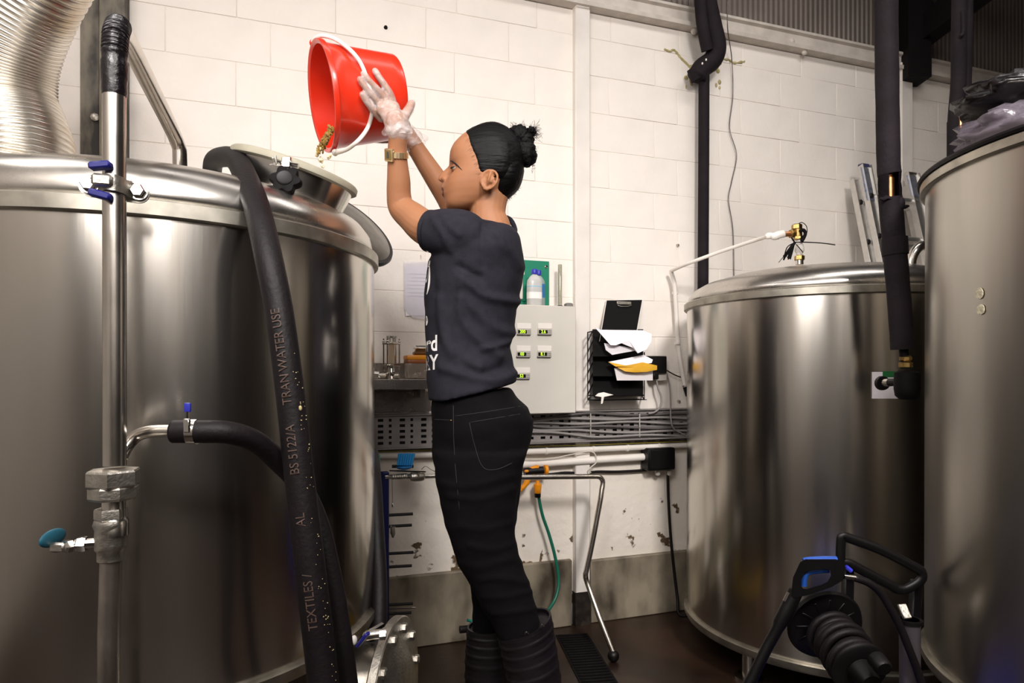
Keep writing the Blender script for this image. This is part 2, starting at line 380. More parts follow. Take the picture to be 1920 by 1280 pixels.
# hatch door swung open behind the neck
lx = V((.62, -.42, .66)).normalized(); LP = P(650, 424, 1.90)
ld = obj('hatch_door', MB().lathe([(.01, .022), (.09, .016), (.145, .004), (.150, 0), (.154, -.006), (.150, -.012), (.140, -.010), (.09, .006), (.01, .012)], LP, lx, 72), M('dark_door_steel', (.20, .185, .165), .38, 1, var=.25, vscale=18), TA, 60)
obj('door_seal', MB().lathe([(.146, .002), (.158, .002), (.161, -.006), (.158, -.014), (.146, -.014)], LP, lx, 72), BLACK, ld)
obj('hinge_arm', MB().tube(cat([LP+lx*.01, P(640, 420, 1.9), P(620, 400, 1.82)], 5), .010, 8), CAST, ld)
# star knob with its swing bolt
KP = P(536, 339, 1.425); kx = V((.10, -1, .30)).normalized(); R_ = frame(kx)
def star(r0, r1, h, n=84): return [KP+R_ @ V((math.cos(a)*(r0+(r1-r0)*(.5+.5*math.cos(6*a+.9))**.8), math.sin(a)*(r0+(r1-r0)*(.5+.5*math.cos(6*a+.9))**.8), h)) for a in (2*math.pi*i/n for i in range(n))]
kn = obj('star_knob', MB().grid([star(.02, .026, -.012), star(.025, .034, -.010), star(.027, .037, 0), star(.025, .034, .010), star(.018, .022, .0125)]), MATT, TA, 50)
obj('knob_cap', MB().lathe([(.018, .011), (.018, .0145), (.016, .0158), (.012, .0148), (.001, .0148)], KP, kx, 28), BLACK, kn)
kb = obj('swing_bolt', MB().tube([KP+kx*-.012, KP+kx*-.045+V((0, .0, .0))], .007, 10), CHROME, TA)
q = P(538, 308, 1.45)
obj('bolt_yoke', MB().box(q, (.022, .03, .02), frame(kx), .003).tube([q+V((-.028, 0, .004)), q+V((.026, 0, -.004))], .006, 8), CHROME, kb)
obj('split_pin', MB().tube([q+V((-.030, -.01, .012)), q+V((-.022, -.012, -.002)), q+V((-.034, -.012, -.004))], .0022, 6).tube([q+V((-.022, -.012, .016)), q+V((-.018, -.012, -.006))], .0025, 6), CHROME, kb)

# ------------------------------------------------ standpipe on the fermenter
YS = 1.045
ST = thing('standpipe', 'polished steel standpipe with black taped bend clamped to the fermenter', 'pipe', P(213, 1660, YS)+V((0, 0, 0)))
ST.location.z = 0; WO[ST.name].z = 0
top = P(216, 62, YS)
far = V((AC.x+.05, AC.y-.02, 0)); far.z = H+(HZ-262)/F*far.y
far = P(337, 272, 1.66)
pts = [P(215, 872, YS), P(215, 500, YS), P(214, 200, YS), P(215, 100, YS)]+[tuple(p) for p in cat([P(215, 100, YS), P(217, 68, YS+.01), P(224, 50, YS+.045), P(230, 60, YS+.11), P(250, 98, YS+.2)], 5)][1:]+[P(312, 222, 1.53), P(328, 256, 1.625), P(337, 280, 1.66), P(338, 335, 1.66)]
obj('pipe', MB().tube(pts, .0172, 20), PIPE, ST, 60)
tp = [P(214.5, 180, YS), P(214.5, 120, YS), P(215, 100, YS)]+cat([P(215, 100, YS), P(217, 66, YS+.006), P(222, 49, YS+.035)], 8)[1:]
tps = cat(tp, 5); tr_ = [.0187+.0011*(1 if (i//3) % 2 else 0)+.0005*noise.noise(V((i*.7, 0, 0))) for i in range(len(tps))]
tr_[0] = .0178
obj('taped_grip', MB().tube(tps, tr_, 20), TAPE, ST, 25)
obj('dome_collar', MB().lathe([(.03, 0), (.03, .014), (.0172, .022)], P(338, 316, 1.66)-V((0, 0, .02)), (0, 0, 1), 20), PIPE, ST)
# clamp bracket
bc = P(211, 343, YS-.018); bx = (P(268, 351, YS+.012)-P(160, 336, YS-.012)).normalized(); bn = bx.cross(UZ).normalized()
bn = -bn if bn.y > 0 else bn
def BP(a, b, c=0): return bc+bx*a+UZ*b+bn*c
pl = []
for i in range(13): t = -math.pi/2+math.pi*i/12; pl.append((.026+.018*math.cos(t), .018*math.sin(t)))
for i in range(13): t = math.pi/2+math.pi*i/12; pl.append((-.043+.018*math.cos(t), .018*math.sin(t)))
cl = obj('clamp_plate', MB().prism(pl, BP(0, 0, -.040), bx, UZ, -.004), CAST, ST)
hl = [BP(-.030, 0, -.034), BP(-.021, 0, -.016), BP(-.010, 0, .004), BP(.003, 0, .007), BP(.013, 0, -.004), BP(.018, 0, -.028), BP(.024, 0, -.035)]
hl = cat(hl, 4)
obj('clamp_strap', MB().grid([[p+UZ*.013, p-UZ*.013, p-UZ*.013-bn*.003, p+UZ*.013-bn*.003] for p in map(V, hl)]), CAST, cl)
for a in (-.043, .029): obj('hex_bolt', MB().lathe([(.0115, -.034), (.0115, -.025), (.0095, -.022), (.001, -.022)], BP(a, 0), bn, 6).lathe([(.014, -.036), (.014, -.033)], BP(a, 0), bn, 20), CHROME, cl)
obj('clevis', MB().box(BP(-.012, 0, .004), (.03, .02, .022), frame(bn), .004), CAST, cl)
for s_ in (1, -1):
    obj('blue_sleeve', MB().bar(BP(-.031, s_*.020, .004), BP(.001, s_*.027 if s_ > 0 else s_*.026, .008), .017, .012, UZ, .003), M('blue_sleeve', '1b1d6e', .4), cl)
# union nut, valve and lower pipe
def Q(px, py, dy=0): return P(px, py, YS+dy)
u = Q(213, 905)
un = obj('union_nut', MB().lathe([(.022, .024), (.038, .022), (.040, .019), (.040, -.002), (.037, -.006)], u, (0, 0, 1), 6, (1, .35, 0)).lathe([(.034, -.004), (.037, -.007), (.037, -.022), (.034, -.026), (.02, -.026)], u, (0, 0, 1), 8), CAST, ST, 25)
obj('pipe_nipple', MB().lathe([(.017, -.026), (.0175, -.055), (.019, -.058), (.022, -.062), (.022, -.085), (.017, -.088)], u, n=24), PIPE, ST)
vb = Q(208, 1012)
va = obj('ball_valve', MB().lathe([(.018, .036), (.024, .033), (.026, .026), (.023, .018), (.024, -.006), (.023, -.014), (.020, -.018), (.020, -.032), (.017, -.034)], vb, n=28), CAST, ST, 40)
obj('hex_shoulder', MB().lathe([(.023, .052), (.024, .049), (.024, .036), (.022, .034)], vb, (0, 0, 1), 6), CAST, va, 25)
st_ = MB().tube([vb+V((-.015, -.01, -.002)), vb+V((-.045, -.02, -.002))], .008, 10).lathe([(.012, 0), (.013, .004), (.012, .012), (.009, .014)], vb+V((-.03, -.015, -.002)), V((-1, -.3, 0)), 6)
obj('stem', st_, CHROME, va, 30)
obj('stem_nut', MB().lathe([(.0105, 0), (.0105, .008), (.007, .011)], vb+V((-.050, -.022, -.003)), V((-.5, -1, 0)), 6).tube([vb+V((-.045, -.02, -.002)), vb+V((-.066, -.022, -.003))], .005, 8), CHROME, va, 30)
hd = obj('lever', MB().box(Q(108, 1026, -.03), (.024, .008, .016), None, .003).bar(Q(116, 1024, -.03), vb+V((-.06, -.022, -.003)), .012, .004), CAST, va)
obj('blue_grip', MB().ell(Q(99, 1008, -.02), (.006, .03, .014)), M('teal_grip', '1d5a6e', .5), hd)
obj('lower_pipe', MB().tube([vb+V((0, 0, -.03)), Q(204, 1200), V((Q(203, 1200).x, YS, .004))], .0162, 18), M('worn_pipe', (.42, .38, .34), .38, 1, var=.35, vscale=25, stretch=(1, 1, .4)), ST, 60)
eb = cat([Q(226, 858, .02), Q(238, 836, .035), Q(258, 816, .045), Q(290, 808, .045), Q(345, 808, .045)], 6)
obj('side_outlet', MB().tube(eb, .0105, 16), PIPE, ST, 60)

# ------------------------------------------------ hoses
h2 = [P(398, 345, 1.90), P(400, 305, 1.80), P(420, 294, 1.66), P(444, 302, 1.52), P(468, 350, 1.36), P(486, 405, 1.255), P(503, 480, 1.20), P(522, 575, 1.18), P(537, 680, 1.17), P(549, 780, 1.165), P(560, 880, 1.16), P(574, 1000, 1.155), P(588, 1120, 1.15), P(602, 1240, 1.15), P(618, 1380, 1.14), P(660, 1600, 1.12), P(760, 1700, 1.2)]
h2 = [V(p) for p in cat(h2, 8)]; h2[-1].z = max(h2[-1].z, .03)
h2 = [V((p.x, p.y, max(p.z, .031))) for p in h2]
HR = .0255
hose = tag(obj('thick_hose', MB().tube(h2, [HR+.002*sst(1.2, .5, p.z) for p in h2], 28, up=(0, -1, .2)), RUB, None, 180), 'thick black lettered rubber hose draped over the fermenter top', 'hose')
# printed lettering along the hose, read upwards
cum = [0]
for a, b in zip(h2, h2[1:]): cum.append(cum[-1]+(b-a).length)
def onhose(s, ang, r):
    for i in range(len(cum)-1):
        if cum[i+1] >= s: break
    t = (s-cum[i])/(cum[i+1]-cum[i]); p = h2[i].lerp(h2[i+1], t); T = (h2[i+1]-h2[i]).normalized()
    e = -V((p.x, p.y, p.z-H)).normalized(); e = (e-T*e.dot(T)).normalized(); sd = T.cross(e)
    return p+(e*math.cos(ang)+sd*math.sin(ang))*r
def ys(y):
    z = H+(HZ-y)/F*1.17
    return min(range(60, len(h2)-20), key=lambda i: abs(h2[i].z-z) if h2[i].y < 1.3 else 9)
INK = M('faint_ink', '4e3c33', .7)
for txt, y in (('WATER USE', 645), ('TRAN', 725), ('BS 5122/A', 835), ('AL', 960), ('TEXTILES /', 1110)):
    s0 = cum[ys(y)]
    obj('lettering', text_mb(txt, .021, lambda u_, v_, w_, s0=s0: onhose(s0-u_, (v_+.002)/HR+.15, HR+.0022*1+.0004+w_*.3)), INK, hose, 0)
# spilt malt stuck to the hose
mb = MB()
for i in range(70):
    y = random.choice([random.gauss(760, 60), random.gauss(960, 90), random.gauss(1160, 70)]); k = ys(y)
    p = onhose(cum[k]+random.uniform(0, .01), random.uniform(-1.0, -.35), HR+.0018)
    mb.ell(p, random.uniform(.0005, .0012), n=5, m=4)
mb.ell(onhose(cum[ys(762)], -.55, HR+.002), (.003, .003, .005), n=7, m=5)
o = obj('malt_specks', mb, M('malt_specks', 'b3a476', .8), hose); o['kind'] = 'stuff'
h1 = [P(325, 809, YS+.045), P(380, 809, YS+.045), P(430, 811, YS+.06), P(480, 828, YS+.10), P(520, 862, YS+.14), P(560, 905, YS+.17), P(595, 975, YS+.18), P(617, 1060, YS+.18), P(634, 1150, YS+.18), P(648, 1250, YS+.18), P(668, 1400, YS+.2), P(700, 1560, YS+.25)]
h1 = [V((p[0], p[1], max(p[2], .025))) for p in cat(h1, 8)]
hb = tag(obj('black_hose', MB().tube(h1, .0195, 22), RUB, None, 180), 'black rubber hose clipped onto the steel side outlet', 'hose')
cp = P(362, 809, YS+.045); hx = (P(400, 809, YS+.05)-P(330, 809, YS+.045)).normalized()
jc = obj('hose_clip', MB().lathe([(.0205, -.007), (.0215, -.007), (.0215, .007), (.0205, .007)], cp, hx, 28).box(cp+V((0, -.021, .012)), (.012, .006, .024), None, .002), CHROME, hb)
obj('clip_screw', MB().tube([cp+V((0, -.018, .018)), cp+V((0, -.018, .036))], .003, 8), CHROME, jc)
obj('wing_key', MB().box(cp+V((0, -.018, .042)), (.011, .006, .016), None, .0028, 2), M('blue_plastic', '2a2f9e', .4), jc)
h4 = [P(696, 850, 2.0), P(701, 900, 1.9), P(706, 1000, 1.82), P(711, 1100, 1.76), P(709, 1200, 1.70), P(704, 1300, 1.66), P(690, 1420, 1.62), P(640, 1520, 1.6), P(560, 1530, 1.6)]
tag(obj('black_hose', MB().tube([V((p[0], p[1], max(p[2], .024))) for p in cat(h4, 8)], .0225, 20), RUB, None, 180), 'plain black hose hanging down beside the flanged steel vessel', 'hose')
# flanged vessel below the fermenter
FA = V((.985, -.11, 0)).normalized(); FP = P(700, 1318, 1.60)
fv = thing('flanged_vessel', 'small flanged stainless drum on the floor beside blue rack', 'vessel', (FP.x, FP.y, 0))
obj('drum', MB().lathe([(.01, -.14), (.10, -.138), (.135, -.12), (.14, -.10), (.14, .03), (.13, .034)], FP, FA, 64), DOME, fv)
obj('gasket', MB().lathe([(.12, .030), (.185, .030), (.185, .037), (.12, .037)], FP, FA, 64), M('yellow_gasket', 'c69a12', .5), fv)
fg = obj('flange', MB().lathe([(.12, .037), (.205, .037), (.208, .040), (.208, .058), (.205, .061), (.14, .061), (.12, .075), (.01, .08)], FP, FA, 72), CAST, fv)
Rf = frame(FA)
for i in range(12):
    a = 2*math.pi*i/12+.2; c = FP+Rf @ V((.178*math.cos(a), .178*math.sin(a), .06))
    if i == 0: b0 = obj('flange_bolt', MB().lathe([(.013, 0), (.013, .009), (.009, .012), (.001, .012)], c, FA, 6), CAST, fg); bo = c
    else: clone(b0, c-bo, fg)
for dx in (-.09, .0):
    p = FP+FA*dx
    obj('support_foot', MB().box((p.x, p.y, (FP.z-.12)/2), (.03, .16, FP.z-.12), RW, .003), CAST, fv)
sv = P(682, 1198, 1.45)
v_ = obj('sample_valve', MB().tube([sv+V((.0, .02, -.0)), sv+V((.045, .03, .002))], .011, 12).lathe([(.013, 0), (.013, .014)], sv+V((.03, .026, .0)), (1, .2, 0), 6).tube([sv+V((.0, .02, 0)), sv+V((.02, .10, -.01))], .009, 8), CHROME, fv)
obj('blue_lever', MB().bar(sv+V((-.014, 0, -.016)), sv+V((.012, -.01, .018)), .016, .008, UZ, .002), M('blue_lever', '23267f', .35), v_)
obj('plug', MB().ell(sv+V((-.022, .0, -.002)), (.007, .008, .011)), WHITE, v_)

# ------------------------------------------------ flexible duct
dc = cat([P(30, 345, 1.72), P(28, 270, 1.72), P(12, 180, 1.72), P(18, 95, 1.70), P(52, 0, 1.66), P(110, -110, 1.6)], 84)
L_ = len(dc); rr = []
for i in range(L_):
    t = i/(L_-1)
    base = lerp([(0, .140), (.2, .134), (.42, .112), (.62, .112), (.8, .112), (1, .112)], t)
    rr.append(base-.003+.0065*abs(math.sin(math.pi*i/9))**.75)
du = tag(obj('flexible_duct', MB().tube(dc, rr, 48, up=(1, 0, 0)), M('aluminium_duct', (.60, .565, .51), .33, 1, var=.2, vscale=6, col2=(.38, .27, .15), lo=.5, hi=.75, rvar=.08), None, 180), 'ribbed silver flexible duct rising from the fermenter dome', 'duct')
# ------------------------------------------------ things on and along the wall
def wbox(mb, px0, py0, px1, py1, d0, d1, bev=0):
    s0, s1 = sof(px0, d1), sof(px1, d1); pc = (px0+px1)/2; z0, z1 = zof(pc, py1, d1), zof(pc, py0, d1)
    return mb.box(WL((s0+s1)/2, (d0+d1)/2, (z0+z1)/2), (s1-s0, abs(d1-d0), z1-z0), RW, bev)
def wbase(px, py, d=0): return W(px, py, d)
# control cabinet
CABM = M('cabinet_grey', 'cfcac0', .5, var=.03, vscale=5)
cb = thing('control_cabinet', 'light grey wall cabinet with five small digital temperature displays', 'cabinet', W(1000, 776))
obj('body', wbox(MB(), 900, 572, 1079, 775, .004, .125, .003), CABM, cb)
dd0 = wbox(MB(), 901, 571, 1080, 776, .126, .146, .003); obj('door', dd0, CABM, cb)
GREYP = M('controller_grey', 'b9b4ab', .5); BTN = M('button_grey', '8f8a84', .6); SCR = M('display_black', '0a0808', .25)
LEDM = M('led_digits', 'b6f02a', .4, emit=2.2)
YP = .147
for (px, py, txt) in ((983, 618, '200'), (1022, 618, '2.6'), (982, 660, '00'), (1021, 660, '8.1'), (981, 701, '53')):
    c = obj('temperature_controller', wbox(MB(), px-13, py-1, px+13, py+9, .140, .153, .001), GREYP, cb)
    obj('maker_plate', wbox(MB(), px-13, py-12, px+13, py-2, .144, .1485, .0005), WHITE, c)
    obj('bottom_lip', wbox(MB(), px-13, py+8, px+12.5, py+9.6, .14, .156, .0005), M('lip_grey', '7d7973', .5), c)
    sc = obj('display', wbox(MB(), px-11.5, py+.5, px+5, py+7, .15, .1536), SCR, c)
    o = W(px-3, py+3.7, .1540)
    obj('digits', text_mb(txt, .0175, lambda u_, v_, w_, o=o: o+UX*u_*.92+UZ*v_+UN*w_, .0002), LEDM, c, 0)
    for a in (0, 1, 2):
        for b_ in (0, 1):
            if (a, b_) == (0, 0): bt = obj('button', wbox(MB(), px+6, py+1, px+7.8, py+2.8, .15, .1542), BTN, c); bo = (px+6, py+1)
            else: clone(bt, (W(px+6+a*2.2, py+1+b_*3.6, .154)-W(px+6, py+1, .154)), c)
# green first-aid point board with two pockets
GRN = M('green_board', '0f7d5f', .4)
gb = thing('notice_board', 'green wall board with pale pockets behind the bottles', 'board', W(1000, 570))
obj('backing', wbox(MB(), 935, 487, 1030, 571, .002, .012, .002), GRN, gb)
obj('pocket', wbox(MB(), 940, 493, 984, 514, .012, .018, .002), M('pocket_white', 'e4e0d8', .4), gb)
obj('pocket', wbox(MB(), 940, 518, 981, 560, .014, .028, .003), M('pocket_grey', 'cfcabf', .4), gb)
obj('pocket_frame', wbox(MB(), 936, 512, 986, 564, .010, .016, .002), GRN, gb)
obj('screw', MB().lathe([(.008, 0), (.006, .003), (.001, .004)], W(1024, 500, .012), UN, 10), CHROME, gb)
# bottles standing on the cabinet
ZC = zof(990, 571.5, .10)
def bottle(name, label, px, d, r, h, cap, mat, band, r2=.8):
    p = W(px, HZ, d); p.z = ZC; t = thing(name, label, 'bottle', p, None)
    rows = []
    for q, z in ((.9, 0), (1, .006), (1, h*.60), (.93, h*.70), (.6, h*.80), (.32, h*.85), (.3, h*.9)):
        rows.append([p+UX*(math.copysign(abs(math.cos(a))**.6, math.cos(a))*r*q)+UN*(math.copysign(abs(math.sin(a))**.6, math.sin(a))*r*q*r2)+UZ*z for a in (2*math.pi*i/28 for i in range(28))])
    bd = obj('bottle_body', MB().grid(rows), mat, t, 50)
    obj('screw_cap', MB().lathe([(r*.40, h*.86), (r*.42, h*.88), (r*.42, h*.985), (r*.36, h), (.001, h)], p, n=24), cap, t, 40)
    for z0, z1, m in band:
        rr = [[p+UX*(math.copysign(abs(math.cos(a))**.6, math.cos(a))*r*1.012)+UN*(math.copysign(abs(math.sin(a))**.6, math.sin(a))*r*1.012*r2)+UZ*z for a in (2*math.pi*i/28 for i in range(28))] for z in (z0*h, z1*h)]
        obj('label_band', MB().grid(rr, True, False), m, bd, 60)
    return t
BCAP = M('blue_cap', '2b32a8', .4)
bottle('bottle', 'translucent white bottle with blue cap and pale label on the cabinet', 1002, .085, .030, .150, BCAP, M('milky_plastic', 'd9d8d4', .3, trans=.25), [(.18, .36, M('label_white', 'efeae6', .6)), (.50, .525, M('label_blue', '8cc4dc', .6))])
bottle('bottle', 'blue capped bottle half hidden behind the translucent bottle', 1010, .03, .026, .156, BCAP, M('frosted_plastic', 'a9b6b6', .3, trans=.3), [(.25, .62, M('label_dark_blue', '2e6fa8', .5))], .7)
tb = W(1050, 571, .06); tb.z = ZC
tb2 = thing('sample_tube', 'tall clear plastic tube standing on the cabinet', 'tube', tb)
obj('tube_wall', MB().lathe([(.008, .004), (.0085, .004), (.0085, .178), (.0075, .18), (.0075, .006), (.001, .006)], tb, n=20), M('clear_plastic', 'd8d6c4', .15, trans=.75), tb2)
obj('tube_foot', MB().lathe([(.014, 0), (.014, .005), (.008, .008)], tb, n=16), BLACK, tb2)
bl = W(1066, 571, .08); bl.z = ZC
tag(obj('small_block', MB().box(bl+V((0, 0, .007)), (.03, .03, .013), RW, .002).box(bl+V((0, 0, .0145)), (.022, .022, .003), RW, .001), M('grey_block', '77736e', .5)), 'small grey block on the cabinet beside the clear tube', 'block')
# paper in a clear sleeve on the wall
pp = thing('notice_paper', 'white printed sheet in a clear sleeve on the wall left of the woman', 'paper', W(780, 600, .01))
def wpt(px, py, d): return W(px, py, d)
PB = [(757, 491), (800, 490), (842, 489), (842, 598), (800, 599), (775, 596), (758, 580)]
def sheet(nm, poly, d, mat, par, dep=-.001):
    o = W(poly[0][0], poly[0][1], d); q = []
    for a, b in poly:
        v = W(a, b, d)-o; q.append((v.dot(UX), v.z))
    return obj(nm, MB().prism(q, o, UX, UZ, .001), mat, par, 0)
sheet('sheet', [(760, 499), (840, 497), (840, 590), (760, 592)], .006, PAPER, pp)
sheet('sleeve', PB, .010, M('clear_sleeve', 'e9e6ee', .2, alpha=.35), pp)
LINE = M('print_grey', 'a9a4b4', .8)
mb = MB()
for i, (l0, l1) in enumerate(((768, 800), (772, 800), (765, 830), (765, 812), (765, 835), (765, 800), (765, 828))):
    wbox(mb, l0, 513+i*7, l1, 515+i*7, .0061, .0075)
o = obj('print_lines', mb, LINE, pp, 0)
obj('hook', MB().tube([W(789, 491, .004), W(789, 478, .004)], .002, 6), CHROME, pp)
# stainless shelf
SHELF = M('shelf_steel', (.42, .38, .35), .28, 1, var=.12, vscale=6, rvar=.08)
DSH = .24
zs = zof(750, 711, DSH)
sh = thing('wall_shelf', 'stainless steel wall shelf beside the large fermenter', 'shelf', W(750, 720, .1))
sA, sB = sof(640, DSH), sof(830, DSH)
def slabz(s0, s1, d0, d1, z0, z1, bev=.001): return MB().box(WL((s0+s1)/2, (d0+d1)/2, (z0+z1)/2), (s1-s0, d1-d0, z1-z0), RW, bev)
obj('shelf_board', slabz(sA, sB, .004, DSH, zs-.004, zs), SHELF, sh)
obj('front_lip', slabz(sA, sB, DSH-.004, DSH, zs-.036, zs-.0005), SHELF, sh)
obj('upstand', slabz(sA, sB, .002, .010, zs, zs+.062), SHELF, sh)
obj('wall_bracket', slabz(sA, sB, .002, .03, zs-.13, zs-.05), SHELF, sh)
for q in (.2, .8): obj('bracket_arm', slabz(sA+(sB-sA)*q, sA+(sB-sA)*q+.02, .004, .18, zs-.07, zs-.004), SHELF, sh)
# sight-glass fitting on the shelf
def shp(px, d, z=0): p = W(px, HZ, d); p.z = zs+z; return p
sg = thing('sight_glass', 'chromed sight glass fitting with four rods standing on the shelf', 'fitting', shp(734, .16))
g0 = shp(734, .16)
obj('base_valve', MB().lathe([(.02, 0), (.022, .004), (.022, .02), (.015, .026), (.012, .045)], g0, n=20), CHROME, sg, 40)
obj('side_port', MB().tube([g0+V((-.045, 0, .012)), g0+V((.03, -.01, .012))], .010, 12).lathe([(.016, 0), (.016, .02)], g0+V((-.045, 0, .012)), (-1, 0, .1), 16), CHROME, sg, 40)
for k, (h0, h1) in enumerate(((.045, .055), (.128, .136))):
    obj('end_plate', MB().lathe([(.033, h0), (.034, h0+.002), (.034, h1-.002), (.033, h1)], g0, n=4, up=(1, .4, 0)), CHROME, sg, 30)
obj('glass_cylinder', MB().lathe([(.014, .055), (.014, .128), (.012, .128), (.012, .055)], g0, n=24), M('sight_pane', 'ece2d2', .06, trans=.92), sg)
for k, (a, b_) in enumerate(((-.027, -.012), (-.010, -.028), (.027, .012), (.010, .028))):
    obj('tie_rod', MB().tube([g0+V((a, b_, .035)), g0+V((a, b_, .150))], .0028, 8).ell(g0+V((a, b_, .139)), (.006, .006, .005), n=8, m=5), CHROME, sg)
for dx in (-.009, .010): obj('top_ferrule', MB().lathe([(.006, .136), (.006, .150), (.0095, .153), (.0095, .160)], g0+V((dx, 0, 0)), n=16), CAST, sg, 30)
# clear tub with an orange lid, small gauge on top
tbp = shp(790, .13)
tu = thing('plastic_tub', 'clear storage tub with orange lid on the steel shelf', 'tub', tbp)
obj('tub_body', MB().box(tbp+V((0, 0, .038)), (.115, .09, .072), RW, .008, 2), M('smoky_clear', 'b3a597', .2, trans=.6, alpha=.8), tu)
obj('lid', MB().box(tbp+V((0, 0, .081)), (.124, .098, .018), RW, .006, 2), M('orange_lid', 'd98a12', .4), tu)
obj('lid_skirt', MB().box(tbp+V((0, 0, .066)), (.121, .095, .014), RW, .004, 2), M('orange_skirt', '8c4a1c', .45), tu)
for i, (a, b_, c_) in enumerate(((-.02, .03, .02), (.015, .025, .03), (.035, .03, .022), (-.03, .03, .012))):
    mm = obj('loose_fitting', MB().lathe([(.009, -.008), (.011, -.004), (.011, .004), (.006, .009)], tbp+UX*a+UN*b_+V((0, 0, c_)), V((.3*i, 1, .5)), 12), CHROME, tu)
gp = tbp+V((.012, 0, .0905))
ga = thing('pressure_gauge', 'small chrome and orange gauge lying on the tub lid', 'gauge', gp)
obj('gauge_case', MB().box(gp+V((0, 0, .007)), (.085, .05, .014), RW, .004).box(gp+V((.0, 0, .017)), (.07, .045, .01), RW, .004), M('gauge_amber', '5c3a12', .35), ga)
obj('gauge_top', MB().box(gp+V((0, 0, .026)), (.08, .05, .008), RW, .003).tube([gp+V((-.03, -.02, .031)), gp+V((.03, -.01, .031))], .006, 8), CHROME, ga)
# perforated cable tray with its cables
TRM = M('galvanised_tray', '8c8684', .5, .15, var=.12, vscale=12)
ty0, ty1 = zof(1130, 824, .06), zof(1130, 771, .06)
s0, s1 = sof(640, .06), sof(1302, .06)
ct = thing('cable_tray', 'grey perforated cable tray running along the wall under the cabinet', 'tray', WL((s0+s1)/2, .05, ty0))
# slotted back plate built around real holes
cols = 37; mb = MB(); zr = [ty0+(ty1-ty0)*i/11 for i in range(12)]
xs = [s0+(s1-s0)*i/(cols*4) for i in range(cols*4+1)]
for i in range(cols*4):
    for j in range(11):
        slot = (i % 4 == 1 and j % 2 == 1) if (i//4) % 2 == 0 else (i % 4 in (1, 2) and j % 2 == 1)
        if slot and 0 < j < 10: continue
        a = [WL(xs[i], .05, zr[j]), WL(xs[i+1], .05, zr[j]), WL(xs[i+1], .05, zr[j+1]), WL(xs[i], .05, zr[j+1])]
        n = len(mb.v); mb.v += a; mb.f.append((n, n+1, n+2, n+3))
obj('slotted_plate', mb, TRM, ct, 0)
obj('slot_shade', slabz(s0, s1, .003, .030, ty0+.004, ty1-.004), M('tray_shadow', '2b2627', .7), ct)  # dark slab standing in for the shade behind the slots
obj('lower_flange', slabz(s0, s1, .004, .075, ty0-.006, ty0), TRM, ct)
obj('upper_flange', slabz(s0, s1, .004, .062, ty1, ty1+.004), TRM, ct)
lf = obj('support_angle', slabz(s0, s1, .006, .012, ty0-.040, ty0-.006), TRM, ct)
for i in range(24):
    s = s0+(s1-s0)*(i+.5)/24; c = WL(s, .012, ty0-.020)
    if i == 0: hb0 = obj('slot_tab', MB().box(c, (.022, .003, .008), RW, .001), M('bright_tab', 'b8b2ac', .4, .5), lf); ho = c
    else: clone(hb0, c-ho, lf)
CBL = M('grey_cable', '8d8886', .5); CBD = M('dark_cable', '5c5756', .5)
for k in range(6):
    s = [990, 1010, 1040, 1075, 1110, 1150, 1190, 1230, 1270, 1298]; pts = []
    for i, px in enumerate(s):
        b_ = 776+k*8.2
        y = b_+2*math.sin(i*1.3+k*1.7)+(max(0, 4-i)*(2.5-k)*.9 if i < 4 else 0)
        pts.append(W(px, y, .062+.003*(k % 2)))
    obj('cable', MB().tube(cat(pts, 4), .0055, 8), CBL if k % 3 else CBD, ct, 180)
for i, px in enumerate((1108, 1200)):
    obj('cable_tie', wbox(MB(), px-.7, 775, px+.7, 819, .062, .070, .001), GREYP, ct)
# trunking conduits below the tray
def wline(pts, d, r, n=12, k=6): return MB().tube(cat([W(a, b, d) for a, b in pts], k), r, n)
cn = tag(obj('conduit', wline([(640, 853), (800, 852), (960, 847), (1130, 841), (1300, 833), (1400, 829)], .03, .0135), WHITE, None, 180), 'white conduit pipe just below the cable tray', 'conduit')
for px, py in ((1024, 845), (1112, 842), (1176, 839), (1234, 836)): obj('saddle_clip', MB().lathe([(.0165, -.005), (.0165, .005)], W(px, py, .03), UX, 16), WHITE, cn)
tag(obj('conduit', wline([(955, 871), (1020, 868), (1130, 861), (1213, 856)], .03, .0165), WHITE, None, 180), 'fatter white conduit running into the black junction box', 'conduit')
tag(obj('earth_wire', wline([(640, 847), (760, 845), (960, 838), (1130, 833), (1290, 827)], .046, .0018, 6), M('yellow_green', 'b0a03c', .5), None, 180), 'thin yellow and green earth wire above the white conduit', 'cable')
tag(obj('loose_cable', wline([(980, 858), (1000, 861), (1040, 858), (1080, 850), (1106, 846), (1116, 852), (1118, 866), (1110, 874), (1104, 880), (1108, 886)], .052, .0026, 6), M('cream_cable', 'cfc8bb', .5), None, 180), 'thin cream cable drooping around the white conduits', 'cable')
tag(obj('black_cable', wline([(1000, 888), (1030, 889), (1060, 886), (1095, 887), (1120, 884), (1160, 884), (1213, 881)], .016, .006, 8), RUB, None, 180), 'black cable along the ledge leading to the junction box', 'cable')
jb = thing('junction_box', 'black junction box on the wall with cable hanging down', 'box', W(1240, 882, .03))
obj('box_body', wbox(MB(), 1216, 840, 1267, 882, .005, .075, .006), BLACK, jb)
obj('box_lid', wbox(MB(), 1218, 842, 1266, 880, .075, .082, .005), MATT, jb)
obj('back_plate', wbox(MB(), 1208, 838, 1240, 882, .002, .02, .003), GREYP, jb)
for px in (1233, 1254): obj('cable_gland', MB().lathe([(.012, 0), (.012, -.018), (.008, -.024)], W(px, 881, .04), UZ, 8), GREYP, jb)
obj('drop_cable', MB().tube(cat([W(1252, 884, .04), W(1253, 930, .035), W(1257, 1000, .03), W(1264, 1070, .03), W(1270, 1120, .05), W(1274, 1152, .09), W(1300, 1152, .14)], 6), .0065, 8), RUB, jb, 180)
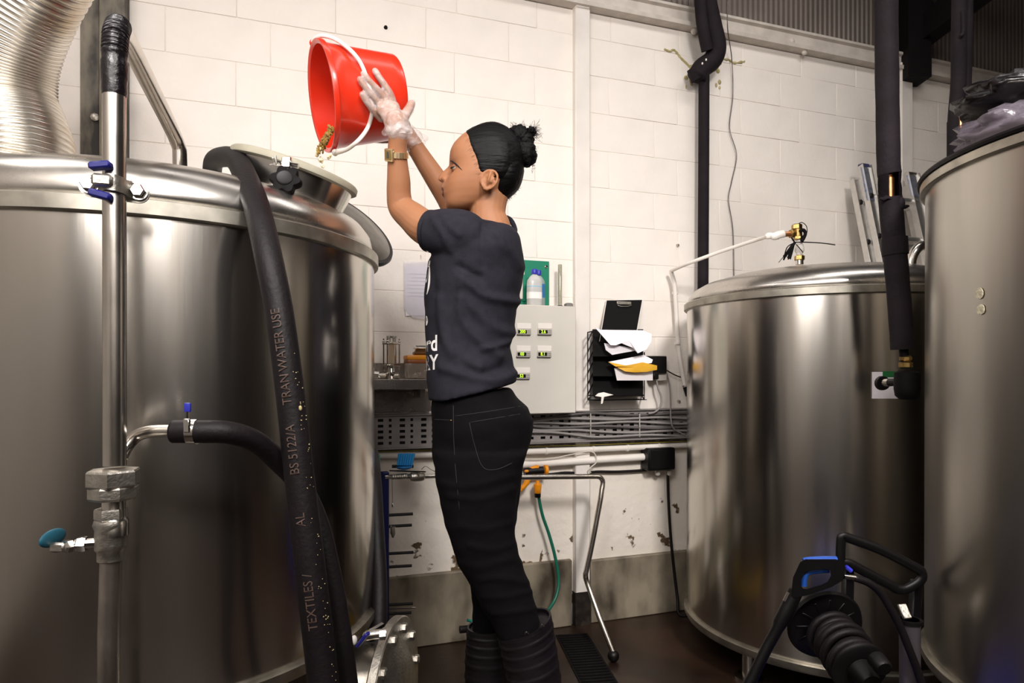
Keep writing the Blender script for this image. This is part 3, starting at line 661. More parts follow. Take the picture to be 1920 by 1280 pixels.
# wire document rack with papers
rk = thing('wire_rack', 'black wire document rack on the wall beside the cabinet', 'rack', W(1155, 750, .05))
WR = .0028
def wr(mb, pts): return mb.tube([W(a, b, d) for a, b, d in pts], WR, 6)
m_ = MB(); wr(m_, [(1102, 623, .10), (1102, 749, .10), (1208, 749, .10), (1208, 660, .10)]); wr(m_, [(1104, 628, .01), (1104, 745, .01)]); wr(m_, [(1102, 623, .10), (1114, 620, .01)]); wr(m_, [(1102, 741, .10), (1208, 741, .10)]); wr(m_, [(1208, 749, .10), (1204, 742, .01)]); wr(m_, [(1102, 749, .10), (1106, 744, .01)])
obj('rack_frame', m_, BLACK, rk)
for k in range(6):
    a = 640+k*20
    obj('side_wire', wr(MB(), [(1102, a, .10), (1112, a-22, .012)]), BLACK, rk)
obj('mesh_back', wbox(MB(), 1113, 618, 1206, 742, .006, .010), MATT, rk)
def tray(y0, y1, d0, d1):   # sloping black pocket
    a, b, c, d = W(1112, y0, d0), W(1206, y0, d0), W(1206, y1, d1), W(1112, y1, d1)
    return MB().add([a, b, c, d]+[p-UN*.004 for p in (a, b, c, d)], [(0, 1, 2, 3), (7, 6, 5, 4), (0, 4, 5, 1), (1, 5, 6, 2), (2, 6, 7, 3), (3, 7, 4, 0)])
obj('pocket', tray(617, 668, .02, .10), MATT, rk, 0); obj('pocket', tray(650, 705, .02, .098), MATT, rk, 0); obj('pocket', tray(690, 742, .02, .097), MATT, rk, 0)
obj('bottom_shelf', MB().box((W(1102, 749, .05)+W(1208, 749, .05))/2, (.25, .09, .003), RW), MATT, rk)
PE = [(1138, 563), (1204, 562), (1192, 622), (1127, 622)]
def wslant(poly, d0, d1, th=.003):
    ys_ = [p[1] for p in poly]; y0, y1 = min(ys_), max(ys_)
    a = [W(x, y, d0+(d1-d0)*(y-y0)/(y1-y0)) for x, y in poly]; n = len(a)
    return MB().add(a+[p-UN*th for p in a], [tuple(range(n)), tuple(range(2*n-1, n-1, -1))]+[(i, (i+1) % n, n+(i+1) % n, n+i) for i in range(n)])
ck = thing('clipboard', 'black clipboard standing upright in the wire rack', 'clipboard', W(1165, 625, .05))
obj('board', wslant([(1138, 563), (1204, 562), (1190, 640), (1125, 640)], .02, .075, .004), MATT, ck, 0)
obj('board_edge', wslant([(1136.6, 561.6), (1205.4, 560.6), (1191.4, 640), (1124, 640)], .017, .072, .002), WHITE, ck, 0)
obj('clip', wbox(MB(), 1157, 565, 1184, 571, .026, .034, .002).tube([W(1158, 572, .034), W(1164, 574, .036), W(1178, 574, .036), W(1184, 572, .034)], .002, 6), CAST, ck)
def paper(poly, label, mat, name='paper_sheet', fold=.0, cat_='paper'):
    """polygon of (px,py,d): triangulated fan sheet, thin"""
    a = [W(x, y, d) for x, y, d in poly]; n = len(a); c = sum(a, V((0, 0, 0)))/n+UN*fold
    vs = [c]+a; top = [(0, 1+i, 1+(i+1) % n) for i in range(n)]
    vs2 = vs+[p-UN*.0025 for p in vs]
    fs = top+[tuple(n+1+i for i in reversed(f)) for f in top]+[(1+i, n+2+i, n+2+(i+1) % n, 1+(i+1) % n) for i in range(n)]
    return tag(obj(name, MB().add(vs2, fs), mat, None, 30), label, cat_)
paper([(1116, 614, .105), (1127, 618, .10), (1205, 619, .11), (1222, 626, .14), (1221, 640, .17), (1212, 655, .18), (1196, 662, .17), (1187, 652, .155), (1160, 641, .15), (1155, 647, .15), (1145, 647, .145)], 'stack of white sheets drooping over the top of the wire rack', PAPER, fold=.012)
paper([(1133, 643, .112), (1157, 647, .125), (1188, 653, .135), (1193, 657, .135), (1170, 661, .138), (1148, 665, .135), (1136, 656, .12)], 'folded sheet shaded grey tucked under the drooping white sheets', M('shaded_paper', 'd9d4d8', .8), fold=.004)  # shade under the upper sheets is put into this paper's colour
paper([(1142, 678, .11), (1207, 665, .12), (1224, 674, .15), (1222, 680, .16), (1180, 688, .16), (1155, 688, .14)], 'white sheet lying flat on the yellow envelope', PAPER, fold=.003)
paper([(1140, 678, .115), (1155, 687, .15), (1180, 684, .168), (1205, 679, .172), (1232, 685, .175), (1232, 693, .172), (1212, 697, .17), (1190, 698, .165), (1172, 696, .16), (1160, 690, .15)], 'crumpled yellow envelope sticking out of the wire rack', M('yellow_envelope', 'e0a92c', .6, bump=.5, bscale=22), 'envelope', .012, 'envelope')
paper([(1152, 690, .13), (1224, 690, .14), (1224, 713, .145), (1157, 713, .142)], 'white sheet hanging below the yellow envelope', M('grey_paper', 'd5cfd0', .8), fold=.002)
paper([(1116, 742, .11), (1122, 737, .115), (1132, 735, .118), (1150, 740, .12), (1133, 743, .12), (1130, 756, .122), (1127, 757, .122), (1128, 744, .12)], 'crumpled scrap of white film at the bottom of the rack', WHITE, 'plastic_scrap', .004, 'scrap')
pb = thing('power_supply', 'black wall socket box with grey cables right of the rack', 'socket', W(1232, 712, .04))
obj('case', wbox(MB(), 1208, 667, 1251, 700, .003, .055, .004), BLACK, pb)
obj('back_box', wbox(MB(), 1222, 698, 1251, 714, .003, .04, .003), GREYP, pb)
obj('plug', wbox(MB(), 1226, 698, 1236, 711, .03, .075, .004), BLACK, pb)
obj('lead', MB().tube(cat([W(1231, 712, .06), W(1234, 728, .065), W(1240, 745, .07), W(1238, 762, .08), W(1228, 772, .085), W(1216, 775, .085)], 6), .0042, 8), CBL, pb, 180)
obj('lead', MB().tube(cat([W(1250, 700, .03), W(1255, 720, .03), W(1257, 750, .05), W(1258, 785, .085), W(1264, 804, .085), W(1285, 815, .085)], 6), .0032, 8), CBL, pb, 180)
obj('lead', MB().tube(cat([W(1250, 694, .03), W(1266, 703, .03), W(1283, 709, .03)], 6), .0028, 8), BLACK, pb, 180)
# garden hose: spray gun, coupling and green hose on the wall hook
ORG = M('orange_plastic', 'e8900f', .4); GHOSE = M('green_hose', '12644f', .4)
gg = thing('spray_gun', 'orange and black hose spray gun hanging on the wall behind the rail', 'spray gun', W(1005, 895, .06))
gx = (W(1022, 881, .07)-W(985, 883, .07)).normalized()
def gpnt(px, py): return W(px, py, .07)
obj('barrel', MB().tube([gpnt(983, 884), gpnt(1018, 881)], .016, 14), BLACK, gg)
obj('nozzle_ring', MB().lathe([(.018, -.007), (.021, -.005), (.021, .006), (.018, .008), (.001, .006)], gpnt(1023, 880.5), gx, 20), ORG, gg, 40)
obj('body_shell', MB().bar(gpnt(992, 885), gpnt(1011, 878), .02, .036, UZ, .005), ORG, gg)
obj('dial', MB().ell(gpnt(985, 882)+UN*.015, (.010, .006, .006), RW), ORG, gg)
obj('grip', MB().tube(cat([gpnt(992, 890), gpnt(987, 905), gpnt(978, 916)], 5), [.012]*6+[.011, .010, .010, .009, .008], 12), ORG, gg, 60)
obj('grip_end', MB().lathe([(.007, 0), (.007, .012), (.005, .014)], gpnt(978, 915), gpnt(975, 922)-gpnt(978, 915), 10), ORG, gg)
gh = tag(obj('garden_hose', MB().tube(cat([W(1009, 905, .06), W(1010, 930, .06), W(1017, 965, .06), W(1029, 1000, .065), W(1040, 1040, .075), W(1047, 1080, .085), W(1045, 1110, .10), W(1034, 1135, .12), W(1015, 1155, .16), W(985, 1166, .2), W(940, 1168, .2), W(890, 1168, .2)], 7), .0068, 10), GHOSE, None, 180), 'green garden hose hanging from an orange coupling', 'hose')
obj('coupling', MB().lathe([(.014, .0), (.0145, .012), (.017, .030), (.017, .036), (.010, .038), (.008, .052)], W(1008, 924, .06), UZ, 20), ORG, gh, 40)
obj('coupling_nut', MB().lathe([(.012, -.018), (.0135, -.016), (.0135, 0), (.010, .002)], W(1008, 924, .06), UZ, 12), BLACK, gh)
# bent steel rail with ball foot
rail = cat([W(896, 896, .22), W(920, 895.5, .22), W(960, 894.5, .22), W(1060, 893.5, .22), W(1110, 893, .22)], 2)+cat([W(1112, 893, .22), W(1124, 894, .22), W(1130, 903, .22), W(1128, 920, .225)], 5)+cat([W(1126, 935, .23), W(1112, 1010, .24), W(1101, 1062, .245), W(1098, 1078, .247), W(1102, 1095, .25), W(1125, 1160, .32)], 5)
foot = fpt(1150, 1240); foot.z = .022
rail += [foot+V((0, 0, .012))]
rt = tag(obj('steel_rail', MB().tube(rail, .0105, 14), PIPE, None, 60), 'bent stainless tube stand with a black ball foot behind the woman', 'stand')
obj('ball_foot', MB().ell(foot, .022), BLACK, rt)
obj('far_leg', MB().tube(cat([W(906, 895, .22), W(900, 920, .23), W(906, 1062, .245), W(900, 1100, .26), W(894, 1168, .36)], 5), .0105, 12), PIPE, rt, 60)
# tool rack with pegs and hung brushes
NAVY = M('navy_paint', '141a52', .4)
tk = thing('peg_rack', 'dark blue upright rack with rows of black pegs by the fermenter', 'rack', V((W(720, 1100, .2).x, W(720, 1100, .2).y, 0)))
bp = W(722, 890, .2)
obj('post', MB().box((bp.x, bp.y, (zof(722, 884, .2))/2), (.026, .03, zof(722, 884, .2)), RW, .003), NAVY, tk)
obj('back_panel', MB().box((W(708, 890, .16).x, W(708, 890, .16).y, zof(708, 884, .16)/2), (.045, .01, zof(708, 884, .16)), RW, .002), MATT, tk)
for i, (y, x1, m) in enumerate(((964, 774, BLACK), (985, 772, BLACK), (1036, 775, BLACK), (1061, 772, BLACK), (1132, 774, BLACK), (1140, 779, CHROME), (1149, 771, BLACK))):
    obj('peg', MB().tube([W(722, y+2, .2), W(x1, y-1, .2)], .0055 if m is BLACK else .003, 8), m, tk)
obj('peg_tip', MB().tube([W(774, 1035, .2), W(779, 1036, .2), W(784, 1031, .2)], .004, 6), CAST, tk)
obj('hung_hook', MB().lathe([(.008, 0), (.009, .01), (.009, .025), (.003, .04)], W(737, 987, .21), -UZ, 10).tube([W(733, 985, .21), W(733, 1000, .21)], .003, 6), CAST, tk)
obj('wire_pull', MB().tube([W(735, 895, .21), W(736, 950, .21)], .0012, 5).ell(W(736, 947, .21), (.004, .004, .008), n=8, m=5), CHROME, tk)
lance = thing('valve_lance', 'steel wash lance with ball valve lying across the peg rack', 'pipe', W(770, 898, .2))
obj('tube', MB().tube([W(722, 894, .21), W(772, 893, .21)], .0085, 14).tube([W(796, 893, .21), W(816, 892, .21)], .0085, 14), PIPE, lance, 60)
obj('threaded_end', MB().lathe([(.0095+.001*(i % 2), i*.004) for i in range(14)], W(736, 893.8, .21), UX, 16), CAST, lance, 10)
obj('valve_body', MB().lathe([(.010, -.03), (.016, -.026), (.018, -.012), (.018, .012), (.016, .02), (.012, .024)], W(784, 893, .21), UX, 12), CAST, lance, 30)
obj('valve_lever', MB().bar(W(730, 882, .225), W(798, 884, .225), .008, .004), CHROME, lance)
obj('lever_pivot', MB().lathe([(.008, 0), (.008, .02)], W(784, 893, .22), UZ, 8), CAST, lance)
obj('thin_wire', MB().tube(cat([W(790, 880, .22), W(798, 874, .22), (W(808, 880, .22)), W(822, 886, .22)], 5), .0014, 5), CHROME, lance)
# brushes
bb = W(759, 866, .2)
br = thing('scrub_brush', 'bright blue scrubbing brush hung beside the peg rack', 'brush', W(759, 880, .2))
obj('brush_back', MB().lathe([(.012, -.018), (.024, -.014), (.030, -.008), (.029, -.004), (.02, -.003)], W(758, 871, .2), UZ, 24), M('blue_brush', '1467a6', .45), br, 50)
BRI = M('blue_bristle', '1f86c6', .6)
k0 = None
for i in range(7):
    for j in range(3):
        a = W(746+i*4.2, 872, .185+j*.014); b_ = W(749+i*4.4, 852-(2 if j == 1 else 0), .185+j*.014)
        obj('bristle_tuft', MB().tube([a, b_], [.0042, .0058], 7), BRI, br)
obj('brush_hanger', MB().tube([W(735, 874, .2), W(775, 874, .2)], .006, 8), BLACK, br)
tp_ = thing('scouring_pad', 'teal scouring brush pad hung against the fermenter side', 'pad', W(705, 895, .2))
obj('pad', MB().box(W(704, 866, .2), (.03, .035, .058), RW, .004), M('teal_pad', '1f8f83', .7, bump=.4, bscale=120), tp_)
for i in range(4): obj('pad_layer', MB().box(W(705, 880+i*4.5, .2), (.028, .03, .006), RW, .002), M('teal_layer', '3f8a84', .7), tp_)
# small fixings and dark spots on the wall
for px, py in ((723, 52), (1270, 460), (1272, 752)):
    tag(obj('wall_plug', MB().lathe([(.008, 0), (.007, .006), (.004, .012), (.001, .012)], W(px, py, 0), UN, 8), CAST if px != 723 else MATT), {723: 'small dark wall plug high above the red bucket', 1270: 'pale fixing screw on the wall below the black foam pipe', 1272: 'small rusty fixing under the black socket box'}[px], 'screw')
tl = thing('pipe_stub', 'dark floor pipe stub with teal end behind the woman', 'pipe', W(880, 1180, .15))
obj('stub', MB().tube([W(862, 1180, .15), W(884, 1178, .15)], .014, 12), RUB, tl)
obj('teal_end', MB().tube(cat([W(876, 1162, .15), W(886, 1166, .15), W(887, 1178, .15)], 4), .006, 8), M('teal_end', '15796a', .4), tl)
yh = cat([P(1036, 1350, 1.95), P(1064, 1290, 2.02), P(1065, 1265, 2.06), P(1059, 1235, 2.12), P(1046, 1205, 2.2), P(1020, 1190, 2.3), P(960, 1186, 2.35), P(900, 1186, 2.4)], 6)
tag(obj('yellow_hose', MB().tube([V((p[0], p[1], .012)) for p in yh], .010, 10), M('yellow_hose', 'd8b200', .4), None, 180), 'yellow hose on the floor beside the black boot', 'hose')
# ------------------------------------------------ right-hand side
# foam-lagged drain pipe on the wall with its elbow
up = cat([W(1318, -40, .10), W(1324, 0, .10), W(1335, 50, .10), W(1343, 88, .10), W(1336, 112, .085), W(1316, 128, .075), W(1306, 145, .07)], 8)
lp = tag(obj('lagged_pipe', MB().tube(up, .044, 20), FOAM, None, 180), 'black foam lagged pipe with fat bent top on the white wall', 'pipe')
obj('bend_end', MB().tube([W(1300, 128, .07), W(1308, 150, .07)], .030, 16), FOAM, lp, 60)
obj('riser', MB().tube([W(1320, 130, .06), W(1319.5, 300, .06), W(1318, 560, .06)], .0245, 18), FOAM, lp, 60)
obj('lap_strip', MB().tube(cat([W(1311, -30, .13), W(1316, 40, .13), W(1326, 95, .11)], 6), .026, 12), FOAM, lp, 60)
for px, py in ((1324, 112), (1317, 119)): obj('foam_nick', MB().ell(W(px, py, .125), (.004, .004, .006), n=7, m=5), WHITE, lp)
SEAL = M('yellowed_sealant', '9c8d55', .8, col2='c9bd92', vscale=30, bump=.5, bscale=80)
def crack(pts, r): return MB().tube(cat([W(a, b, .002) for a, b in pts], 5), r, 6)
sm = crack([(1245, 92), (1256, 96), (1264, 94), (1276, 108), (1290, 122), (1297, 132)], [.0035+.0025*abs(math.sin(i*1.7)) for i in range(26)])
sm.tube(cat([W(1352, 110, .002), (W(1366, 112, .002)), W(1378, 118, .002), W(1396, 115, .002)], 5), [.005+.003*math.sin(i*2.1) for i in range(16)], 6)
for i in range(26):
    a = random.uniform(1286, 1352); b_ = random.uniform(118, 170)
    if 1305 < a < 1334 and b_ > 150: continue
    sm.ell(W(a, b_, .002), (random.uniform(.004, .012), .003, random.uniform(.004, .012)), RW, 7, 5)
obj('sealant', sm, SEAL, wall)
tag(obj('dangling_wire', MB().tube(cat([W(1365, -20, .12), W(1364, 50, .10), W(1372, 110, .03), W(1374, 180, .015), W(1368, 240, .012), W(1381, 290, .012), W(1372, 340, .012), W(1366, 375, .012), (W(1374, 430, .012)), W(1376, 520, .012), W(1376, 700, .012)], 6), .0022, 6), DARKST, None, 180), 'thin dark wire dangling down the wall beside the lagged pipe', 'wire')
# white pipe from the wall to the brass valve
vt = P(1497, 492, 2.40); 
def VB(px, py, dy=0): return P(px, py, 2.40+dy)
wp = thing('white_pipe', 'white insulated pipe rising from the wall to the brass valve', 'pipe', W(1275, 740, .05))
obj('sloping_run', MB().tube(cat([W(1258, 508, .05), P(1290, 494, 2.75), P(1350, 472, 2.66), P(1420, 449, 2.52), VB(1446, 442)], 8), .0075, 12), WHITE, wp, 180)
obj('wrapped_sleeve', MB().tube(cat([VB(1436, 445), VB(1444, 441), VB(1452, 443), VB(1460, 440), VB(1470, 438)], 5), [.008, .009, .011, .0125, .012, .011, .010, .011, .0135, .014, .0142, .0142, .0145, .0145, .0145, .0145, .0145, .0145, .0145, .0145, .0140], 14), WHITE, wp, 180)
obj('wall_drop', MB().tube(cat([W(1258, 508, .05), W(1264, 530, .045), W(1267, 570, .04), W(1271, 640, .035), W(1276, 680, .035), W(1284, 725, .035)], 7), .0095, 12), WHITE, wp, 180)
for px, py in ((1266, 549), (1270, 643)): obj('pipe_clip', MB().lathe([(.014, -.006), (.014, .006)], W(px, py, .036), UZ, 12), WHITE, wp)
obj('drop_end', MB().tube([W(1283, 722, .035), W(1289, 742, .035)], .009, 10), RUB, wp)
bv = thing('brass_valve', 'brass relief valve tied with black cable ties on the middle tank dome', 'valve', vt)
obj('valve_body', MB().tube([VB(1497, 449), VB(1495, 421)], .015, 16).tube([VB(1496, 438), VB(1482, 438.5)], .012, 14), BRASS, bv, 40)
obj('top_nut', MB().lathe([(.016, -.010), (.019, -.008), (.019, .006), (.016, .009)], VB(1494, 425), UZ, 6), BRASS, bv, 25)
obj('side_nut', MB().lathe([(.014, -.008), (.017, -.006), (.017, .006), (.014, .008)], VB(1485, 438, 0), -UX, 6), BRASS, bv, 25)
obj('bottom_collar', MB().lathe([(.015, -.007), (.018, -.004), (.018, .004), (.015, .008)], VB(1497, 446), UZ, 6), BRASS, bv, 25)
obj('copper_stub', MB().tube([VB(1483, 438.5), VB(1470, 439)], .010, 14), COPPER, bv, 60)
obj('white_neck', MB().lathe([(.010, .075), (.0105, .062), (.013, .058), (.017, .045), (.017, .034), (.014, .030), (.012, .026), (.0115, .014)], VB(1499, 488), UZ, 20), WHITE, bv, 60)
obj('lower_nut', MB().lathe([(.013, .016), (.018, .013), (.018, 0), (.015, -.004)], VB(1499, 486.5), UZ, 6), BRASS, bv, 25)
obj('dome_boss', MB().lathe([(.014, 0), (.014, -.016)], VB(1499, 488), UZ, 16), PIPE, bv)
tie = MB().tube(cat([VB(1490, 454, -.02), VB(1500, 454, -.025), VB(1510, 454, -.01), VB(1540, 455.5), VB(1566, 459)], 5), .0020, 6)
tie.tube(cat([VB(1496, 420), VB(1504, 417), VB(1512, 424), VB(1513, 436), VB(1507, 444), VB(1502, 452)], 6), .0016, 6)
obj('cable_tie', tie, BLACK, bv, 60)
wr_ = MB()
wr_.tube(cat([VB(1500, 434, -.02), VB(1506, 431, -.02), VB(1510, 437, -.02), VB(1507, 446, -.02), VB(1503, 452, -.02)], 6), .0065, 8)
rnd = random.Random(7)
for i in range(16):
    ex = rnd.uniform(1468, 1487); wr_.tube(cat([VB(1490+rnd.uniform(-2, 2), 455, -.02), VB((1490+ex)/2+rnd.uniform(-4, 2), 466+rnd.uniform(-3, 5), -.02+rnd.uniform(-.02, .02)), VB(ex, 480+rnd.uniform(-4, 9), -.02+rnd.uniform(-.02, .02))], 5), rnd.uniform(.0016, .003), 5)
wr_.tube([VB(1470, 480, -.02), VB(1460, 492, -.02)], .0012, 5).tube([VB(1484, 445, -.02), VB(1491, 456, -.02)], .003, 6).tube([VB(1493, 458, -.025), VB(1504, 471, -.025), VB(1505, 473, -.022)], .0018, 6)
obj('wire_bundle', wr_, MATT, bv, 60)
# sticker, label holder and lagged pipe in front of the middle tank
def bpatch(px0, py0, px1, py1, R, poly=None):
    rows = []
    for j in range(9):
        rows.append([onshell(BC, R, px0+(px1-px0)*i/12, py0+(py1-py0)*j/8)[0] for i in range(13)])
    return MB().grid(rows, False)
stk = tag(obj('torn_label', bpatch(1635, 697, 1690, 747, BR-.008), PAPER, None, 180), 'torn white label with green corner stuck on the middle tank', 'label')
obj('green_corner', bpatch(1655, 696, 1682, 707, BR-.0065), M('label_green', '1d6a35', .6), stk, 180)
PIPEY = 1.78
def PP(px, py, dy=0): return P(px, py, PIPEY+dy)
fp = thing('lagged_pipe', 'torn black lagged pipe with bare copper showing beside the tall tank', 'pipe', (PP(1695, 700).x, PIPEY, PP(1695, 760).z))
seg1 = cat([PP(1661, -60), PP(1662, 60), PP(1664, 200), PP(1666, 305), PP(1668, 328)], 8)
seg2 = cat([PP(1669, 372), PP(1676, 450), PP(1684, 540), PP(1690, 620), PP(1692, 655)], 8)
def lag(pts, r): return MB().tube(pts, [r+.0012*noise.noise(V((i*.35, 2, 0))) for i in range(len(pts))], 22)
obj('upper_lagging', lag(seg1, .0295), FOAM, fp, 60); obj('lower_lagging', lag(seg2, .0295), FOAM, fp, 60)
obj('copper_core', MB().tube([PP(1667, 300), PP(1669, 400)], .012, 14), COPPER, fp, 60)
tr2 = MB()
def shard(a0, a1, y0, y1, r=.0285):
    rows = []
    for j in range(6):
        y = y0+(y1-y0)*j/5; c = PP(1668+(y-330)*.03, y)
        rows.append([c+V((math.cos(a)*r*(1+.15*noise.noise(V((a*2, y*.06, 1)))), math.sin(a)*r, 0)) for a in (a0+(a1-a0)*i/9 for i in range(10))])
    n = len(tr2.v); tr2.grid(rows, False); tr2.grid([[p+V((.0, 0, 0))+(p-PP(1668, 0)).normalized()*0-V((0, 0, 0)) for p in rr] for rr in rows], False)
shard(-1.25, 2.6, 322, 378); shard(2.6, 4.1, 318, 380)
tr2.ell(PP(1688, 382, -.02), (.012, .012, .02), None, 10, 6).ell(PP(1693, 388, -.02), (.014, .006, .006), None, 8, 5).ell(PP(1690, 376, -.02), (.008, .006, .006), None, 8, 5).ell(PP(1699, 386, -.02), (.010, .004, .004), None, 8, 5)
tr2.tube([PP(1650+i*6, 372+2*math.sin(i*2), -.022) for i in range(7)], [.004, .006, .007, .006, .007, .006, .004], 6)
obj('torn_foam', tr2, FOAM, fp, 60)
obj('tape_joint', MB().tube([PP(1677, 446), PP(1679, 478)], .0325, 22), FOAM, fp, 40)
obj('brass_union', MB().lathe([(.012, .02), (.016, .016), (.016, .008), (.012, .004), (.018, 0), (.018, -.012)], PP(1698, 680), UZ, 8), BRASS, fp, 30)
obj('valve_block', MB().lathe([(.020, .02), (.032, .014), (.033, -.03), (.03, -.05), (.02, -.06)], PP(1701, 708), UZ, 20), MATT, fp, 40)
obj('union_stub', MB().tube([PP(1693, 640), PP(1698, 690)], .012, 12), MATT, fp)
ho = P(1660, 717, 1.86)
obj('branch', MB().tube([PP(1695, 716), ho], .011, 14), RUB, fp, 60)
obj('branch_flange', MB().lathe([(.02, 0), (.021, .004), (.021, .012), (.011, .016)], P(1657, 718, 1.875), (ho-PP(1695, 716)), 20), BLACK, fp)
obj('branch_stub', MB().lathe([(.011, 0), (.0115, .02)], ho, (PP(1695, 716)-ho), 16), CAST, fp)
# pair of lagged pipes rising behind the tall tank
def PR(px, py): return P(px, py, 2.30)
pr = thing('lagged_pipe', 'pair of black lagged pipes with orange split behind the tall tank', 'pipe', (PR(1800, 0).x, 2.30, 0))
for nm, xs_ in (('left_riser', ((1800, -60), (1798, 60), (1797, 150), (1791, 230), (1790, 300), (1790, 1000), (1790, 1270))), ('right_riser', ((1817, -60), (1815, 60), (1813, 150), (1811, 230), (1810, 300), (1808, 1000), (1808, 1270)))):
    obj('riser', MB().tube([V((p[0], p[1]+(0 if nm[0] == 'l' else .012), max(.002, p[2]))) for p in cat([PR(a, b) for a, b in xs_], 8)], .0245 if nm[0] == 'l' else .022, 16), FOAM, pr, 60)
obj('bare_copper', MB().tube([P(1802, 197, 2.275), P(1801, 240, 2.275)], .005, 8), COPPER, pr)
obj('foam_lap', MB().tube(cat([P(1805, 20, 2.27), P(1806, 60, 2.27), P(1800, 68, 2.27)], 5), .006, 8), FOAM, pr)
# ladder leaning on the wall behind the middle tank
ALU = M('ladder_aluminium', (.68, .66, .63), .35, .9, var=.06, vscale=30)
ALUB = M('ladder_blue_wear', (.50, .52, .60), .4, .8, col2=(.18, .25, .5), vscale=40, lo=.5, hi=.75)
lad = thing('ladder', 'aluminium extension ladder leaning on the wall behind the middle tank', 'ladder', WL(sof(1660), .6, 0))
LS = .22
def LD(px, z, off=0, ztop=2.1): return WL(sof(px, .06+off), .06+off+(2.12-z)*LS, z)
def rail(px, ztop, off, w, mat, top=True, dx=0):
    a, b = LD(px, .015, off), LD(px, ztop, off); ax_ = (b-a).normalized(); nn = UX.cross(ax_).normalized()
    o = MB().bar(a, b, w, .022, nn, .002)
    for q in (-1, 1): o.bar(a+UX*q*(w/2-.002)+nn*.012, b+UX*q*(w/2-.002)+nn*.012, .005, .02, nn, .001)
    rl_ = obj('stile', o, mat, lad)
    return rl_
R1 = rail(1597, 2.055, .0, .046, ALU); R2 = rail(1619, 2.115, .055, .056, ALU); R3 = rail(1706, 2.105, .055, .075, ALU); R4 = rail(1694, 2.05, .0, .046, ALU)
obj('end_cap', MB().box(LD(1619, 2.115, .055), (.05, .03, .02), RW, .004), M('blue_cap_worn', '3a3f63', .5), R2)
obj('end_cap', MB().box(LD(1706, 2.105, .055), (.06, .03, .016), RW, .004), CAST, R3)
obj('worn_patch', MB().bar(LD(1619, 1.93, .069), LD(1619, 2.10, .069), .05, .003, UX.cross(UZ)), ALUB, R2)
obj('worn_patch', MB().bar(LD(1706, 1.98, .069), LD(1706, 2.09, .069), .06, .003, UX.cross(UZ)), ALUB, R3)
HOLE = M('rung_end', '1a1517', .6)
for k in range(7):
    z = 1.955-.205*k
    obj('rung', MB().tube([LD(1619, z, .055), LD(1706, z, .055)], .015, 10), ALU, lad); obj('rung', MB().tube([LD(1597, z-.02, 0), LD(1694, z-.02, 0)], .014, 10), ALU, lad)
    for px, off in ((1600, .014), (1621, .071)):
        c = LD(px, z-(.02 if px == 1600 else 0), off)
        obj('rung_end', MB().lathe([(.013, 0), (.013, .006), (.009, .009), (.001, .009)], c, UN, 10), HOLE, lad)
# polished loop pipe on the far side of the middle tank
lo_ = cat([P(1706, 560, 2.2), P(1707, 510, 2.2), P(1710, 484, 2.2), P(1720, 466, 2.2), P(1735, 460, 2.22), P(1752, 466, 2.25), P(1760, 490, 2.25), P(1762, 560, 2.25)], 7)
tag(obj('loop_pipe', MB().tube(lo_, .016, 16), PIPE, None, 180), 'curved polished pipe loop between the two right tanks', 'pipe')
# black bag and plastic film on the tall tank
lid = 1.602
bgp = P(1905, 215, 1.50)
bag = thing('black_bag', 'crumpled black bag with brown flap lying on the tall tank lid', 'bag', (bgp.x, bgp.y, lid))
rows = []
def blob(c, r, amp, fr, seed, n=36, m=20):
    mb = MB(); rows = []
    for i in range(m+1):
        p = -math.pi/2+math.pi*i/m
        rows.append([V(c)+V((r[0]*d.x, r[1]*d.y, r[2]*d.z))*(1+amp*noise.fractal(V((d.x*fr+seed, d.y*fr, d.z*fr)), 1.0, 2.0, 3)) for d in (V((max(math.cos(p), .002)*math.cos(a), max(math.cos(p), .002)*math.sin(a), math.sin(p))) for a in (2*math.pi*k/n for k in range(n)))])
    return mb.grid(rows)
zb = lid+.105
obj('bag_body', blob((bgp.x+.03, bgp.y, zb+.035), (.15, .13, .045), .35, 2.2, 3), M('bin_bag', '0b0709', .3, bump=.5, bscale=18), bag, 180)
obj('clear_film', blob((bgp.x-.0, bgp.y-.01, lid+.055), (.11, .12, .055), .35, 3, 9), M('clear_film', '6f6670', .25, alpha=.75, bump=.6, bscale=26), bag, 180)
obj('brown_flap', blob((bgp.x+.07, bgp.y+.05, zb+.075), (.12, .10, .022), .4, 2, 5), M('brown_flap', '3a1a10', .6), bag, 180)
# pressure washer in the corner
YW = 1.50
def PW(px, py, dy=0): return P(px, py, YW+dy)
DK = M('washer_black', '090608', .45, var=.2, vscale=18, spec=.3); BLU = M('washer_blue', '16208c', .4)
pw = thing('pressure_washer', 'dark blue and black pressure washer with hose reel between the tanks', 'pressure washer', (PW(1610, 1500).x, YW, 0))
bc_ = PW(1600, 1360)
obj('casing', MB().box((bc_.x, YW+.06, .17), (.22, .20, .22), None, .03, 2), BLU, pw)
obj('base', MB().box((bc_.x, YW+.06, .05), (.26, .24, .06), None, .015, 2), DK, pw)
for q in (-1, 1): obj('wheel', MB().lathe([(.02, -.02), (.07, -.02), (.075, -.012), (.075, .012), (.07, .02), (.02, .02)], (bc_.x+q*.14, YW+.14, .0765), (1, 0, 0), 28), DK, pw)
hp = cat([PW(1577, 1052, .06), PW(1577, 1012, .06), PW(1580, 1006, .06), PW(1590, 1008, .06), PW(1650, 1030, .06), PW(1710, 1060, .06), PW(1728, 1072, .06), PW(1726, 1088, .06), PW(1700, 1104, .06), PW(1682, 1104, .06), PW(1672, 1098, .06), PW(1630, 1076, .06), PW(1592, 1056, .06)], 4, True)
obj('carry_handle', MB().tube(hp, .0095, 10, closed=True, ell=(1.25, .8)), DK, pw, 60)
